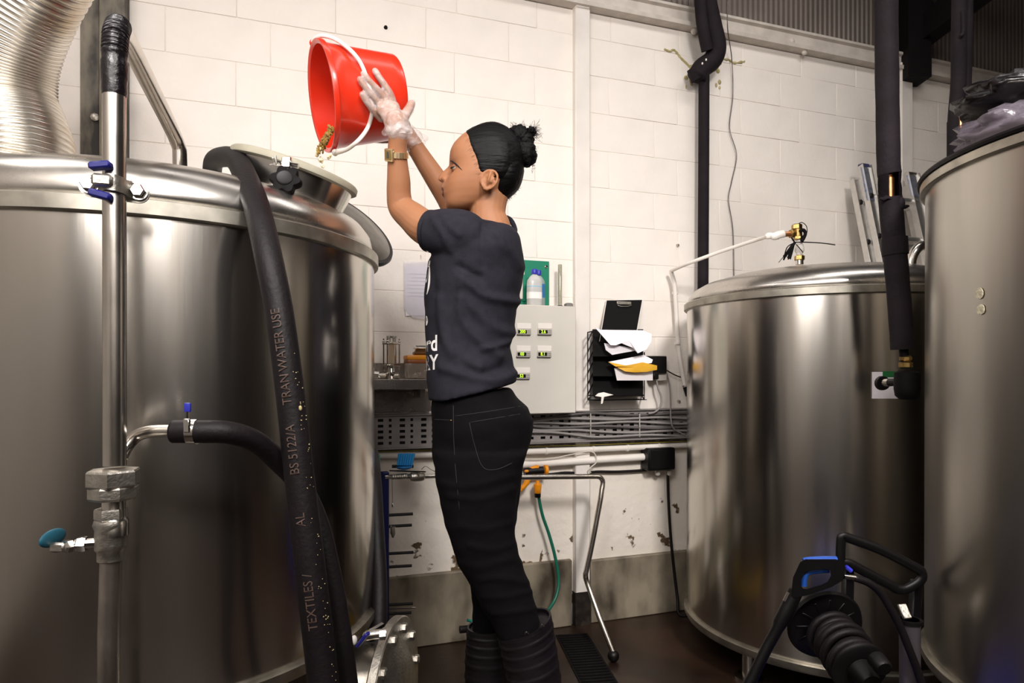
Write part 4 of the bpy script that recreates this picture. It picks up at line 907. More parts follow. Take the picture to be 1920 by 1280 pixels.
for a, b_ in (((1590, 1060), (1585, 1330)), ((1718, 1086), (1706, 1330))): obj('handle_post', MB().bar(PW(*a, .1), PW(*b_, .1), .026, .02, (0, 1, 0), .004), DK, pw)
RC = PW(1546, 1170, .03); rx = V((.02, -.95, -.24)).normalized(); RR = frame(rx)
rd = obj('reel_disc', MB().lathe([(.068, .004), (.074, -.003), (.086, -.005), (.090, 0), (.086, .008), (.074, .008), (.068, .010)], RC, rx, 48), DK, pw, 50)
obj('reel_web', MB().lathe([(.070, -.002), (.070, .002), (.02, .004), (.02, -.002)], RC, rx, 40), DK, rd)
for i in range(12):
    a = 2*math.pi*i/12; u_ = RR @ V((math.cos(a), math.sin(a), 0))
    obj('spoke', MB().bar(RC+u_*.024+rx*.006, RC+u_*.072+rx*.006, .007, .010, rx, .001), DK, rd)
obj('reel_hub', MB().tube([RC, RC+rx*.16], .034, 24), DK, pw, 60)
hr = []
for i in range(0, 24*9):
    a = 2*math.pi*i/24; rr_ = .047+.007*math.sin(i*.11)
    hr.append(RC+rx*(.032+.118*i/(24*9))+RR @ V((math.cos(a)*rr_, math.sin(a)*rr_, 0)))
obj('coiled_hose', MB().tube(hr, .0085, 8), RUB, pw, 180)
obj('outer_disc', MB().lathe([(.0, .0), (.058, .0), (.062, .004), (.058, .008), (.03, .010), (.02, .05), (.001, .05)], RC+rx*.15, rx, 40), DK, pw, 50)
obj('crank_knob', MB().lathe([(.012, 0), (.018, .004), (.018, .03), (.014, .036), (.001, .036)], PW(1640, 1232, -.16), rx, 20), DK, pw, 40)
tc_ = PW(1706, 1160, .02)
obj('lance_tube', MB().lathe([(.02, .0), (.0235, -.002), (.024, -.012), (.0225, -.016), (.0215, -.35)], tc_, UZ, 24), M('tube_grey', '4c454a', .5), pw, 40)
obj('tube_cap', MB().lathe([(.022, .0), (.027, .0), (.0275, -.008), (.022, -.010)], tc_, UZ, 24), DK, pw, 40)
obj('holder_clip', MB().bar(PW(1690, 1132, .02), PW(1702, 1160, .0), .02, .008, (0, 1, 0), .002), CAST, pw)
lgun = thing('spray_lance', 'black spray lance with blue trigger grip leaning on the pressure washer', 'lance', PW(1470, 1120, -.02))
def G2(px, py): return (px, py)
def gp_(pts, y): return [PW(a, b, y) for a, b in pts]
outer = [(1487, 1082), (1500, 1054), (1510, 1048), (1566, 1048), (1582, 1052), (1586, 1064), (1580, 1088), (1560, 1100), (1520, 1114), (1490, 1121), (1483, 1116)]
inner = [(1502, 1088), (1508, 1075), (1514, 1070), (1545, 1066), (1556, 1068), (1558, 1078), (1552, 1090), (1540, 1096), (1512, 1104), (1506, 1103), (1502, 1098)]
def ringbody(o_, i_, y0, y1):
    n = len(o_); vs = gp_(o_, y0)+gp_(i_, y0)+gp_(o_, y1)+gp_(i_, y1); f = []
    for k in range(n):
        j = (k+1) % n
        f += [(k, j, n+j, n+k), (2*n+j, 2*n+k, 3*n+k, 3*n+j), (k, 2*n+k, 2*n+j, j), (n+j, 3*n+j, 3*n+k, n+k)]
    return MB().add(vs, f)
obj('grip_frame', ringbody(outer, inner, -.045, -.01), DK, lgun, 40)
obj('grip_pad', MB().tube(cat(gp_([(1508, 1052), (1514, 1050), (1540, 1048.5), (1568, 1048.5)], -.028), 5), .0075, 10), M('grip_blue', '1b4fae', .4), lgun, 60)
obj('trigger', MB().tube(cat(gp_([(1507, 1098), (1508, 1084), (1514, 1073), (1535, 1069), (1553, 1068)], -.028), 5), .0072, 10), M('trigger_blue', '1b4a9a', .4), lgun, 60)
obj('lance_barrel', MB().tube(gp_([(1492, 1108), (1478, 1138), (1462, 1168), (1458, 1178), (1440, 1210), (1420, 1250), (1412, 1268), (1396, 1300), (1370, 1350)], -.028), [.016, .0165, .0155, .0125, .0125, .012, .0125, .015, .015], 14), DK, lgun, 60)
obj('rating_plate', MB().bar(PW(1478, 1110, -.047), PW(1470, 1126, -.047), .006, .002, (0, 1, 0)), CAST, lgun)
obj('steel_fitting', MB().tube(gp_([(1582, 1080), (1605, 1083)], -.02), .0062, 12), CHROME, lgun)
obj('lance_hose', MB().tube(cat(gp_([(1603, 1083), (1628, 1092), (1650, 1110), (1672, 1145), (1690, 1180), (1706, 1220), (1722, 1262), (1734, 1310), (1730, 1380)], -.02), 6), .0088, 12), RUB, lgun, 180)
obj('blue_tab', MB().tube(gp_([(1586, 1062), (1596, 1070)], -.02), .005, 8), M('tab_blue', '3a3fd0', .4), lgun)
# ------------------------------------------------ the red bucket
RED = M('red_plastic', 'dd3119', .3, sss=0, var=.03, vscale=8, coat=.3, spec=.55)
BK_C = P(602, 182, 1.665)                                   # rim centre
BK_A = (P(741, 183, 1.755)-BK_C); BK_L = BK_A.length; BK_A.normalize()
RB = frame(BK_A)
BR0, BR1 = .131, .108
def bk(r, h): return (r, h)
bkp = [(BR0-.006, .004), (BR0+.002, -.001), (BR0+.0055, .0), (BR0+.0065, .004), (BR0+.006, .012), (BR0+.001, .013), (BR0-.001, .016)]
for i in range(1, 9): t = i/8; bkp.append((BR0-.002+(BR1-BR0+.002)*t, .016+(BK_L-.022)*t))
bkp += [(BR1-.003, BK_L-.002), (BR1-.008, BK_L), (BR1-.012, BK_L-.002), (.002, BK_L-.002), (.002, BK_L-.005), (BR1-.010, BK_L-.006)]
for i in range(8, 0, -1): t = i/8; bkp.append((BR0-.005+(BR1-BR0+.002)*t, .016+(BK_L-.022)*t))
bkt = thing('bucket', 'bright red plastic bucket with white handle tipped over the hatch', 'bucket', BK_C)
bmb = MB()
R_ = RB; rows = [[BK_C+RB @ V((r*math.cos(a), r*math.sin(a), h)) for a in (2*math.pi*j/96 for j in range(96))] for r, h in bkp]
bmb.grid(rows+[rows[0]], True, False)
obj('bucket_body', bmb, RED, bkt, 50)
BT = BVHTree.FromPolygons(bmb.v, bmb.f)
def hit(tree, px, py, off=0):
    d = P(px, py, 1)-V((0, 0, H)); d.normalize(); l = tree.ray_cast(V((0, 0, H)), d)
    return (l[0]-d*off) if l[0] else None
# handle: half hoop pivoting at the top and bottom of the rim in the picture
tp_, bt_ = P(586, 81, 1.66), P(628, 286, 1.665)
mid_ = (tp_+bt_)/2; half = (tp_-bt_)/2; apex = P(699, 196, 1.560)-mid_
hb_ = []
for a, b, Yq in ((584, 80, 1.66), (592, 71, 1.635), (606, 67, 1.615), (628, 73, 1.60), (650, 88, 1.585), (668, 106, 1.58), (680, 126, 0), (690, 154, 0), (697, 186, 0), (697, 214, 0), (689, 240, 0), (673, 262, 1.60), (652, 279, 1.625), (630, 287, 1.655)):
    q = hit(BT, a, b, .0085) if not Yq else P(a, b, Yq)
    hb_.append(q if q is not None else P(a, b, 1.59))
hb_ = cat(hb_, 5)
obj('handle', MB().tube(hb_, .0052, 14, ell=(1, .8)), WHITE, bkt, 180)
for p in (tp_, bt_): obj('pivot', MB().ell(p, (.008, .010, .009), None, 12, 8), RED if p is tp_ else WHITE, bkt)
# hops tipping out
mb = MB(); rnd = random.Random(3)
for i in range(150):
    t = rnd.random(); px = 622-24*t+rnd.uniform(-5, 6); py = 240+44*t+rnd.uniform(-4, 4)
    mb.ell(P(px, py, 1.60+rnd.uniform(-.02, .02)), (rnd.uniform(.0015, .004), rnd.uniform(.0015, .004), rnd.uniform(.003, .007)), frame(V((rnd.uniform(-1, 1), rnd.uniform(-1, 1), 1))), 6, 4)
hp_ = obj('tipped_hops', mb, M('brown_hops', '6b4a1c', .8, col2='9a7a35', vscale=90), None, 0); hp_['kind'] = 'stuff'; tag(hp_, 'brown hops sliding over the lip of the red bucket', 'hops')
mb = MB()
for i in range(36):
    cx, cy, r = rnd.choice(((593, 291, 5), (617, 293, 6), (601, 302, 6), (606, 312, 4), (597, 282, 4)))
    mb.ell(P(cx+rnd.gauss(0, r*.5), cy+rnd.gauss(0, r*.5), 1.60+rnd.uniform(-.012, .012)), rnd.uniform(.002, .0055), None, 6, 4)
hp_ = obj('falling_hops', mb, M('pale_hops', 'd9c79a', .8, col2='efe4c4', vscale=90), None, 0); hp_['kind'] = 'stuff'; tag(hp_, 'pale hop flakes falling from the bucket into the hatch', 'hops')

# ------------------------------------------------ the woman
YP = 1.70
def fuse(mb, voxel, it=2):
    me = bpy.data.meshes.new('f'); me.from_pydata(mb.v, [], mb.f)
    b = bmesh.new(); b.from_mesh(me); bmesh.ops.recalc_face_normals(b, faces=b.faces[:]); b.to_mesh(me); b.free()
    o = bpy.data.objects.new('f', me); COL.objects.link(o)
    m = o.modifiers.new('r', 'REMESH'); m.mode = 'VOXEL'; m.voxel_size = voxel
    if it: s = o.modifiers.new('s', 'SMOOTH'); s.factor = .5; s.iterations = it
    bpy.context.view_layer.update()
    e = bpy.data.meshes.new_from_object(o.evaluated_get(bpy.context.evaluated_depsgraph_get()))
    r = MB(); r.v = [v.co.copy() for v in e.vertices]; r.f = [tuple(p.vertices) for p in e.polygons]
    bpy.data.objects.remove(o); bpy.data.meshes.remove(me); bpy.data.meshes.remove(e)
    return r
def pxy(p): return (CX+F*p.x/p.y, HZ-F*(p.z-H)/p.y)
def capsule(mb, pts, n=16, ell=(1, 1), up=None):
    """pts: (px,py,Y,r); rounded ends"""
    q = [(P(a, b, c), r) for a, b, c, r in pts]
    c3 = cat([(p.x, p.y, p.z, r) for p, r in q], 6)
    P0 = [V(c[:3]) for c in c3]; R0 = [c[3] for c in c3]
    d0 = (P0[0]-P0[1]).normalized(); d1 = (P0[-1]-P0[-2]).normalized()
    a = [(P0[0]+d0*R0[0]*s, R0[0]*math.sqrt(max(1-s*s, .02))) for s in (.99, .8, .5)]
    b = [(P0[-1]+d1*R0[-1]*s, R0[-1]*math.sqrt(max(1-s*s, .02))) for s in (.5, .8, .99)]
    pts_ = [x[0] for x in a]+P0+[x[0] for x in b]; rs = [x[1] for x in a]+R0+[x[1] for x in b]
    return mb.tube(pts_, rs, n, ell=ell, up=up)
def rows_px(mb, rows, n=40, p=.85, yfun=None):
    """stack of horizontal sections given as (py, left px, right px, half depth, centre depth)"""
    out = []
    for py, l, r, hd, Yc in rows:
        out.append([])
        for j in range(n):
            a = 2*math.pi*j/n; c, s = math.cos(a), math.sin(a)
            px = (l+r)/2-(r-l)/2*math.copysign(abs(c)**p, c); dy = -hd*math.copysign(abs(s)**p, s)
            yy = py if yfun is None else yfun(py, px)
            q = P(px, yy, Yc); q.y += dy; out[-1].append(q)
    return mb.grid(out)
# --- head
XF = [(240, 915), (244, 896), (250, 879), (256, 868), (262, 861), (268, 855), (274, 850), (281, 846.3), (288, 843.8), (296, 842.7), (304, 842.3), (311, 841.5), (317, 834.5), (322, 828), (328, 823.5), (334, 820.3), (337, 820.8), (340, 824), (343, 830), (348, 828.7), (353, 826.8), (356, 827.5), (359, 830.2), (362, 828.4), (365, 828), (370, 831.3), (374, 833.8), (380, 835.2), (385, 836.6), (389, 839), (394, 846), (396.5, 857)]
XS = [(240, 915), (244, 896), (250, 879), (256, 868), (262, 861), (268, 855), (274, 850), (281, 846.3), (288, 844), (296, 843.5), (304, 845), (311, 847), (318, 848), (325, 847.5), (334, 844), (340, 840), (348, 836.5), (353, 835), (359, 834.5), (365, 834.8), (371, 836), (376, 836.5), (380, 836.8), (385, 838), (389, 840.5), (394, 847), (396.5, 858)]
XB = [(240, 925), (244, 940), (250, 951), (260, 962), (270, 969), (285, 975), (300, 977), (315, 975), (330, 970), (345, 961), (360, 948), (370, 934), (378, 920), (386, 905), (390, 893), (394, 881), (396.5, 870)]
XW = [(240, .014), (244, .034), (250, .047), (260, .058), (275, .067), (290, .071), (305, .073), (320, .073), (335, .071), (350, .066), (362, .060), (375, .051), (385, .042), (390, .035), (394, .026), (396.5, .013)]
PXM = YP/F
def headpt(py, a):
    xs, xf, xb, w_ = lerp(XS, py), lerp(XF, py), lerp(XB, py), lerp(XW, py)
    c, s = math.cos(a), math.sin(a)
    e = .78 if c > 0 else .95
    px = (xs+xb)/2-(xb-xs)/2*math.copysign(abs(c)**e, c); dy = -w_*math.copysign(abs(s)**.88, s)
    if c > 0:
        sg = lerp([(300, .008), (311, .008), (322, .0095), (334, .0125), (342, .012), (346, .02), (370, .021), (380, .024), (390, .02)], py)
        px += (xf-xs)*math.exp(-(dy/sg)**2)
        for ey in (-.030, .030):
            px += 4.2*math.exp(-((dy-ey)/.013)**2-((py-322)/8)**2)          # eye sockets
            px -= 1.3*math.exp(-((dy-ey)/.02)**2-((py-305)/6)**2)           # brow ridge
            px -= 2.0*math.exp(-((dy-ey*1.25)/.014)**2-((py-338)/9)**2)     # cheek bones
    q = P(px, py, YP); q.y += dy
    return q
HEADY = [240+i*1.3 for i in range(120)]+[396.2, 396.5]
HEADY = [y for y in HEADY if y <= 396.5]
NH = 120
head = MB().grid([[headpt(y, 2*math.pi*j/NH) for j in range(NH)] for y in HEADY])
body = MB(); body.add(head.v, head.f)
HT_ = BVHTree.FromPolygons(head.v, head.f)
for s in (-1, 1):   # nostril wings
    q = P(834.5, 337.5, YP); q.y += s*.0115; body.ell(q, (.0085, .006, .007), None, 12, 8)
for (px, py, rx, ry, rz) in ((834.5, 353.5, .0098, .020, .0056), (835, 365, .0095, .019, .0060)):
    body.ell(P(px, py, YP), (rx, ry, rz), None, 16, 10)
body.ell(P(846, 384, YP), (.016, .020, .014), None, 14, 10)
for s in (-1, 1):   # ears
    c = P(921, 352, YP); c.y += s*.064
    loop = [(912, 367), (906, 360), (905, 350), (909, 341), (917, 336), (926, 337), (933, 344), (934, 353), (930, 362), (922, 368), (913, 370)]
    hl_ = []
    for a_, b_ in loop:
        q = P(a_, b_, YP); k = (a_-903)/32; q.y += s*(.0665+.016*k); hl_.append(q)
    body.tube(cat(hl_, 4), .0036, 8)
    for a_, b_, r_ in ((916, 355, .010), (920, 346, .009), (922, 358, .010), (924, 343, .009)):
        q = P(a_, b_, YP); q.y += s*(.064+.012*(a_-903)/32); body.ell(q, (r_*1.2, .0035, r_), None, 12, 8)
    body.tube(cat([V((p.x, p.y-s*.001, p.z)) for p in (hl_[3]+V((.006, 0, -.006)), hl_[6]+V((-.008, 0, -.008)), hl_[8]+V((-.010, 0, .004)))], 4), .003, 8)
    q = P(919, 351, YP); q.y += s*.069; body.ell(q, (.0185, .0045, .021), frame(V((.25, s*.0, 1))), 16, 8)
    q = P(912, 366, YP); q.y += s*.070; body.ell(q, (.007, .0045, .0075), None, 12, 8)
# --- neck, trunk and legs (under the clothes)
capsule(body, [(922, 360, 1.70, .046), (916, 385, 1.70, .047), (915, 405, 1.70, .048), (920, 430, 1.70, .055), (918, 460, 1.70, .06)], 20, ell=(1, .95))
rows_px(body, [(428, 886, 957, .06, YP), (444, 876, 962, .10, YP), (462, 850, 966, .14, YP), (492, 815, 968, .15, YP), (560, 812, 952, .135, YP), (640, 815, 942, .125, YP), (720, 818, 940, .125, YP), (750, 822, 945, .125, YP), (780, 824, 965, .13, YP), (850, 828, 970, .13, YP), (880, 840, 960, .11, YP)])
capsule(body, [(900, 850, 1.615, .075), (895, 960, 1.615, .058), (918, 1060, 1.61, .042), (955, 1130, 1.60, .034), (980, 1190, 1.60, .034), (1003, 1290, 1.60, .034), (1020, 1400, 1.59, .040), (1018, 1448, 1.585, .042), (960, 1488, 1.575, .036), (910, 1502, 1.57, .024)], 18)
capsule(body, [(900, 850, 1.79, .075), (905, 960, 1.79, .055), (914, 1060, 1.79, .040), (915, 1180, 1.80, .034), (915, 1300, 1.80, .040), (918, 1375, 1.80, .040), (890, 1398, 1.80, .034), (845, 1402, 1.80, .026)], 18)
# --- arms
NEAR = [(890, 458, 1.60, .046), (840, 437, 1.585, .048), (800, 428, 1.61, .0445), (774, 408, 1.645, .0395), (753, 389, 1.665, .0345), (748, 366, 1.658, .0315), (747.5, 338, 1.645, .0300), (745.5, 305, 1.63, .0258), (745, 278, 1.618, .0240), (746, 254, 1.606, .0235), (742, 232, 1.596, .026)]
FAR = [(885, 440, 1.83, .050), (868, 415, 1.87, .042), (852, 393, 1.89, .037), (838, 368, 1.885, .0345), (815, 332, 1.87, .0315), (792, 297, 1.855, .0275), (776, 272, 1.845, .0255), (762, 252, 1.845, .026)]
capsule(body, NEAR, 20); capsule(body, FAR, 18)
# --- hands: fingers follow the bucket's surface
def finger(pts, rs, tree, lift=.0):
    out = []
    for (px, py), r in zip(pts, rs):
        q = hit(tree, px, py, r*.92+.008)
        if q is None: q = P(px, py, 1.60)
        out.append((px, py, q.y, r))
    return out
NF = [  # pinky, ring, middle, index : tip -> knuckle
    ([(679, 177), (685, 187), (694, 199), (704, 212), (715, 222)], [.0066, .0074, .0080, .0086, .0095]),
    ([(675, 149), (683, 161), (695, 175), (708, 190), (722, 208)], [.0068, .0078, .0084, .0090, .0100]),
    ([(682, 138), (692, 151), (705, 165), (719, 181), (730, 200)], [.0068, .0078, .0086, .0092, .0104]),
    ([(703, 133), (711, 145), (720, 158), (730, 174), (738, 196)], [.0070, .0080, .0088, .0096, .0108])]
def hand(mb, grow=0):
    for pts, rs in NF:
        f_ = finger(pts, rs, BT)
        f_[-1] = (f_[-1][0], f_[-1][1], f_[-1][2], f_[-1][3])
        capsule(mb, [(a, b, c, r*.86+grow) for a, b, c, r in f_], 14)
    # palm
    ring = [(704, 212), (716, 196), (728, 184), (742, 196), (752, 214), (752, 236), (742, 246), (732, 240), (716, 226)]
    for (px, py, r) in ((718, 205, .016), (728, 200, .017), (737, 203, .017), (728, 215, .019), (739, 217, .019), (745, 230, .021), (735, 228, .021), (744, 240, .022)):
        q = hit(BT, px, py, .013)
        Yq = q.y-.006 if q is not None else 1.598
        mb.ell(P(px, py, min(Yq, 1.612)), (r+grow, .0125+grow, r+grow), None, 14, 9)
    # thumb leaves the side of the palm near the wrist
    capsule(mb, [(772, 193, 1.635, .0090+grow), (768, 203, 1.630, .0103+grow), (760, 216, 1.622, .0115+grow), (750, 230, 1.612, .014+grow)], 14)
hand(body)
def farhand(mb, grow=0):
    FT = [([(700, 262, 1.80), (714, 263, 1.815), (730, 262, 1.83), (748, 256, 1.845)]), ([(698, 255, 1.83), (714, 256, 1.845), (732, 254, 1.855), (750, 248, 1.86)]),
          ([(702, 246, 1.86), (716, 247, 1.868), (734, 244, 1.873), (752, 240, 1.87)]), ([(708, 236, 1.875), (722, 236, 1.88), (738, 234, 1.882), (754, 232, 1.878)])]
    for i, f_ in enumerate(FT): capsule(mb, [(a, b, c, r+grow) for (a, b, c), r in zip(f_, (.007, .0082, .0088, .0100))], 12)
    for px, py, Yq, r in ((752, 250, 1.848, .018), (756, 243, 1.862, .018), (757, 236, 1.87, .016), (762, 250, 1.85, .020)): mb.ell(P(px, py, Yq), (r+grow, .013+grow, r+grow), None, 12, 8)
    capsule(mb, [(757, 222, 1.80, .0085+grow), (762, 231, 1.815, .0095+grow), (764, 242, 1.835, .012+grow)], 12)
farhand(body)
body = fuse(body, .0030, 2)
# skin with lips of a deeper colour
def skin_mat():
    m, N, L, b = nodes_mat('skin')
    at = N.new('ShaderNodeVertexColor'); at.layer_name = 'tone'
    tc = N.new('ShaderNodeTexCoord'); t = N.new('ShaderNodeTexNoise'); t.inputs['Scale'].default_value = 28; t.inputs['Detail'].default_value = 4; L.new(tc.outputs['Object'], t.inputs['Vector'])
    mx = N.new('ShaderNodeMix'); mx.data_type = 'RGBA'; mx.blend_type = 'MULTIPLY'; mx.inputs[0].default_value = .25
    L.new(at.outputs[0], mx.inputs[6]); r = N.new('ShaderNodeMapRange'); r.inputs[3].default_value = .75; r.inputs[4].default_value = 1.2; L.new(t.outputs['Fac'], r.inputs[0]); L.new(r.outputs[0], mx.inputs[7])
    L.new(mx.outputs[2], b.inputs['Base Color']); b.inputs['Roughness'].default_value = .55; b.inputs['Specular IOR Level'].default_value = .3
    b.inputs['Subsurface Weight'].default_value = .12; b.inputs['Subsurface Radius'].default_value = (.010, .004, .002); b.inputs['Subsurface Scale'].default_value = 1.0
    t2 = N.new('ShaderNodeTexNoise'); t2.inputs['Scale'].default_value = 420; L.new(tc.outputs['Object'], t2.inputs['Vector'])
    u = N.new('ShaderNodeBump'); u.inputs['Strength'].default_value = .06; u.inputs['Distance'].default_value = .002; L.new(t2.outputs['Fac'], u.inputs['Height']); L.new(u.outputs[0], b.inputs['Normal'])
    return m
woman = thing('person', 'woman in charcoal tee, black jeans and black boots tipping the red bucket', 'person', P(930, 1420, 1.70))
woman.location.z = 0; WO[woman.name].z = 0
bo_ = obj('body', body, skin_mat(), woman, 180, False)
ca = bo_.data.color_attributes.new('tone', 'FLOAT_COLOR', 'POINT'); buf = []
SK, LIPC = hexl('a06e4e'), hexl('6b352b')
for p in body.v:
    a, b_ = pxy(p); k = 0
    if a < 850 and 340 < b_ < 380 and 1.66 < p.y < 1.74:
        dy = (p.y-YP)/.021
        d = max(0, 1-((b_-359)/11)**2*1.0-dy*dy)*(1 if a < 842 else max(0, 1-(a-842)/3)); k = min(1, d*4)
    buf += [SK[i]*(1-k)+LIPC[i]*k for i in range(3)]+[1]
ca.data.foreach_set('color', buf)
BDT = BVHTree.FromPolygons(body.v, body.f)
# eyes, lids, brows
EYEW = M('eye_white', '9c8f86', .25); IRIS = M('iris', '1c0f0a', .15); LASH = M('lash', '170c0a', .7); LIDM = M('eyelid_skin', '845436', .5)
for s in (-1, 1):
    e = P(856.3, 322.5, YP); e.y += s*.030; fw = V((-.94, s*.30, -.10)).normalized(); Re = frame(fw)
    ey = obj('eyeball', MB().ell(e, .0112, None, 24, 16), EYEW, woman, 180)
    obj('iris', MB().lathe([(.0066, .0092), (.0062, .0101), (.003, .0116), (.0005, .0118)], e, fw, 18), IRIS, ey)
    def lid(a0, a1, R, nm, mat):
        rows = []
        for i in range(9):
            el = a0+(a1-a0)*i/8; rows.append([])
            for j in range(21):
                az = -1.35+2.7*j/20; tl = .12*math.cos(az*1.15)
                ee = el*(1 if i else 1)
                v = V((math.sin(az)*math.cos(el), 0, 0))
                dl_ = fw*math.cos(az)*math.cos(el)+Re.col[0]*math.sin(az)*math.cos(el)+UZ*math.sin(el)
                rows[-1].append(e+dl_.normalized()*R)
        return obj(nm, MB().grid(rows, False), mat, woman, 180)
    lid(.16, 1.45, .0126, 'upper_eyelid', LIDM); lid(-.24, -1.4, .0123, 'lower_eyelid', LIDM)
    ll = []
    for j in range(15):
        az = -1.15+2.3*j/14; el = .16-.05*abs(az); ll.append(e+(fw*math.cos(az)*math.cos(el)+Re.col[0]*math.sin(az)*math.cos(el)+UZ*math.sin(el)).normalized()*.0129)
    obj('lashes', MB().tube(ll, [.0006+.0007*math.sin(math.pi*j/14) for j in range(15)], 6), LASH, woman, 180)
    br_ = []
    for a_, b_ in ((844.5, 301.5), (848, 302.5), (853, 306), (858, 310.5), (863, 315.5), (867, 319.5)):
        q = hit(BDT, a_, b_, .0004) if s < 0 else None
        if s < 0: br_.append(q)
    if s < 0: brn = br_
    else: br_ = [V((p.x, 2*YP-p.y, p.z)) for p in brn]
    br_ = cat(br_, 4); obj('eyebrow', MB().tube(br_, [.0023*math.sin(math.pi*(.18+.80*i/(len(br_)-1))) for i in range(len(br_))], 8, ell=(1, .7)), LASH, woman, 180)
# --- hair: a scalp cap that follows the hairline, then the bun
HAIR = M('black_hair', '070506', .5, bump=.35, bscale=70, stretch=(.16, 1.0, 1.3), var=.3, vscale=60, spec=.16)
HL = [(240, 872), (250, 872), (256, 871), (262, 873), (270, 877), (287, 881), (300, 886), (311, 891), (322, 894), (334, 897), (342, 905), (346, 936), (360, 940), (378, 952)]
def hairpt(py, a):
    q = headpt(py, a); px = pxy(V((q.x, YP, q.z)))[0]
    c = headpt(py, a+.02)-headpt(py, a-.02); d = headpt(min(py+1, 396), a)-headpt(max(py-1, 240), a)
    n = c.cross(d); n = n.normalized() if n.length > 1e-9 else V((0, 0, 1))
    ctr = P((lerp(XS, py)+lerp(XB, py))/2, py+12, YP)
    if n.dot(q-ctr) < 0: n = -n
    k = sst(-1.5, 7, px-lerp(HL, py))
    off = -.006+k*(.0075+.0085*sst(0, 60, px-lerp(HL, py)))
    off += k*.0008*noise.noise(V((a*14, py*.02, 4)))
    return q+n*off
hair = MB().grid([[hairpt(y, 2*math.pi*j/NH) for j in range(NH)] for y in HEADY if y < 384])
top_ = P(922, 233.5, YP)
ho_ = obj('hair', hair, HAIR, woman, 180)
hm = MB()
def hb(c, r, seed, amp=.20):
    rows = []
    for i in range(25):
        p = -math.pi/2+math.pi*i/24
        rows.append([c+V((r[0]*d.x, r[1]*d.y, r[2]*d.z))*(1+amp*noise.fractal(V((d.x*2.4+seed, d.y*2.4, d.z*2.4)), 1., 2., 4)) for d in (V((max(math.cos(p), .002)*math.cos(a), max(math.cos(p), .002)*math.sin(a), math.sin(p))) for a in (2*math.pi*k/40 for k in range(40)))])
    hm.grid(rows)
hb(P(972, 257, YP), (.030, .032, .030), 2); hb(P(984, 288, YP), (.031, .034, .036), 5); hb(P(985, 266, YP), (.024, .028, .026), 8); hb(P(966, 280, YP), (.030, .034, .034), 11)
hb(P(996, 247, YP), (.012, .014, .012), 15, .5)
np_ = capsule(MB(), [(951, 316, YP, .046), (947, 337, YP, .044), (939, 356, YP, .034), (934, 370, YP, .022)], 28, ell=(1, 1.42))
obj('nape_hair', np_, HAIR, woman, 180)
bun = obj('hair_bun', hm, M('curly_hair', '060405', .6, bump=.8, bscale=60, bdist=.012, spec=.16), woman, 180)
fm = MB(); rnd = random.Random(11)
def curl(px, py, sx, sy, L_):
    q = P(px, py, YP+rnd.uniform(-.02, .02)); pts = [q]; a = math.atan2(-sy, sx)
    for i in range(7):
        a += rnd.uniform(-.7, .7); q = q+V((math.cos(a), rnd.uniform(-.4, .4), math.sin(a)))*L_/7; pts.append(q)
    fm.tube(cat(pts, 3), .00028, 4)
for i in range(110): curl(rnd.uniform(988, 1003), rnd.uniform(240, 258), 1, -.3, rnd.uniform(.012, .030))
for i in range(60):
    t = rnd.random(); curl(970-22*t, 350+26*t, 1, .5, rnd.uniform(.004, .014))
for i in range(26):   # baby hair along the hairline, combed back
    py = rnd.uniform(254, 338); q = hit(BDT, lerp(HL, py)-rnd.uniform(-3, 7)*rnd.random(), py, .0004)
    if q is None: continue
    pts = [q]; ang = rnd.uniform(-.1, .9)
    for k in range(3): pts.append(pts[-1]+V((math.cos(ang)*.0035, -.0006, math.sin(ang)*.0035))); ang += rnd.uniform(-.2, .2)
    fm.tube(pts, [.00008, .00014, .00014, .00014], 4)
for i in range(40): curl(rnd.uniform(958, 985), rnd.uniform(233, 240), .2, -1, rnd.uniform(.006, .014))
for i in range(60):
    t = rnd.random(); curl(1004-8*t, 275+45*t, 1, .2, rnd.uniform(.004, .012))
o = obj('stray_curls', fm, HAIR, woman, 0, False); o['kind'] = 'stuff'
# --- tee shirt
TEE = M('charcoal_jersey', '26252c', .85, var=.10, vscale=60, bump=.25, bscale=420, bdist=.003, cloth=1)
ts = MB()
def hem(py, px): return py if py < 715 else py-(max(0, px-838)/128)*(py-712)*.85
rows_px(ts, [(429, 902, 958, .078, YP), (436, 884, 967, .108, YP), (448, 862, 975, .140, YP), (464, 838, 979, .164, YP), (484, 812, 982.5, .174, YP), (500, 802, 983, .168, YP), (530, 799.5, 979, .16, YP), (570, 797.5, 969, .151, YP), (610, 798.5, 965, .147, YP), (650, 800, 957, .147, YP), (690, 801, 963, .153, YP), (715, 802, 968, .158, YP), (735, 803, 968, .16, YP), (750, 803.5, 967, .16, YP)], 56, .86, hem)
capsule(ts, [(894, 464, 1.61, .056), (870, 444, 1.58, .0625), (842, 437, 1.58, .060), (822, 434.5, 1.588, .0555)], 28)
ts.tube([P(830, 436, 1.586), P(815, 434, 1.592), P(806, 433, 1.598)], [.0560, .0525, .0510], 32)
capsule(ts, [(905, 450, 1.80, .052), (885, 432, 1.85, .050), (866, 412, 1.885, .047)], 24)
ts = fuse(ts, .0055, 4)
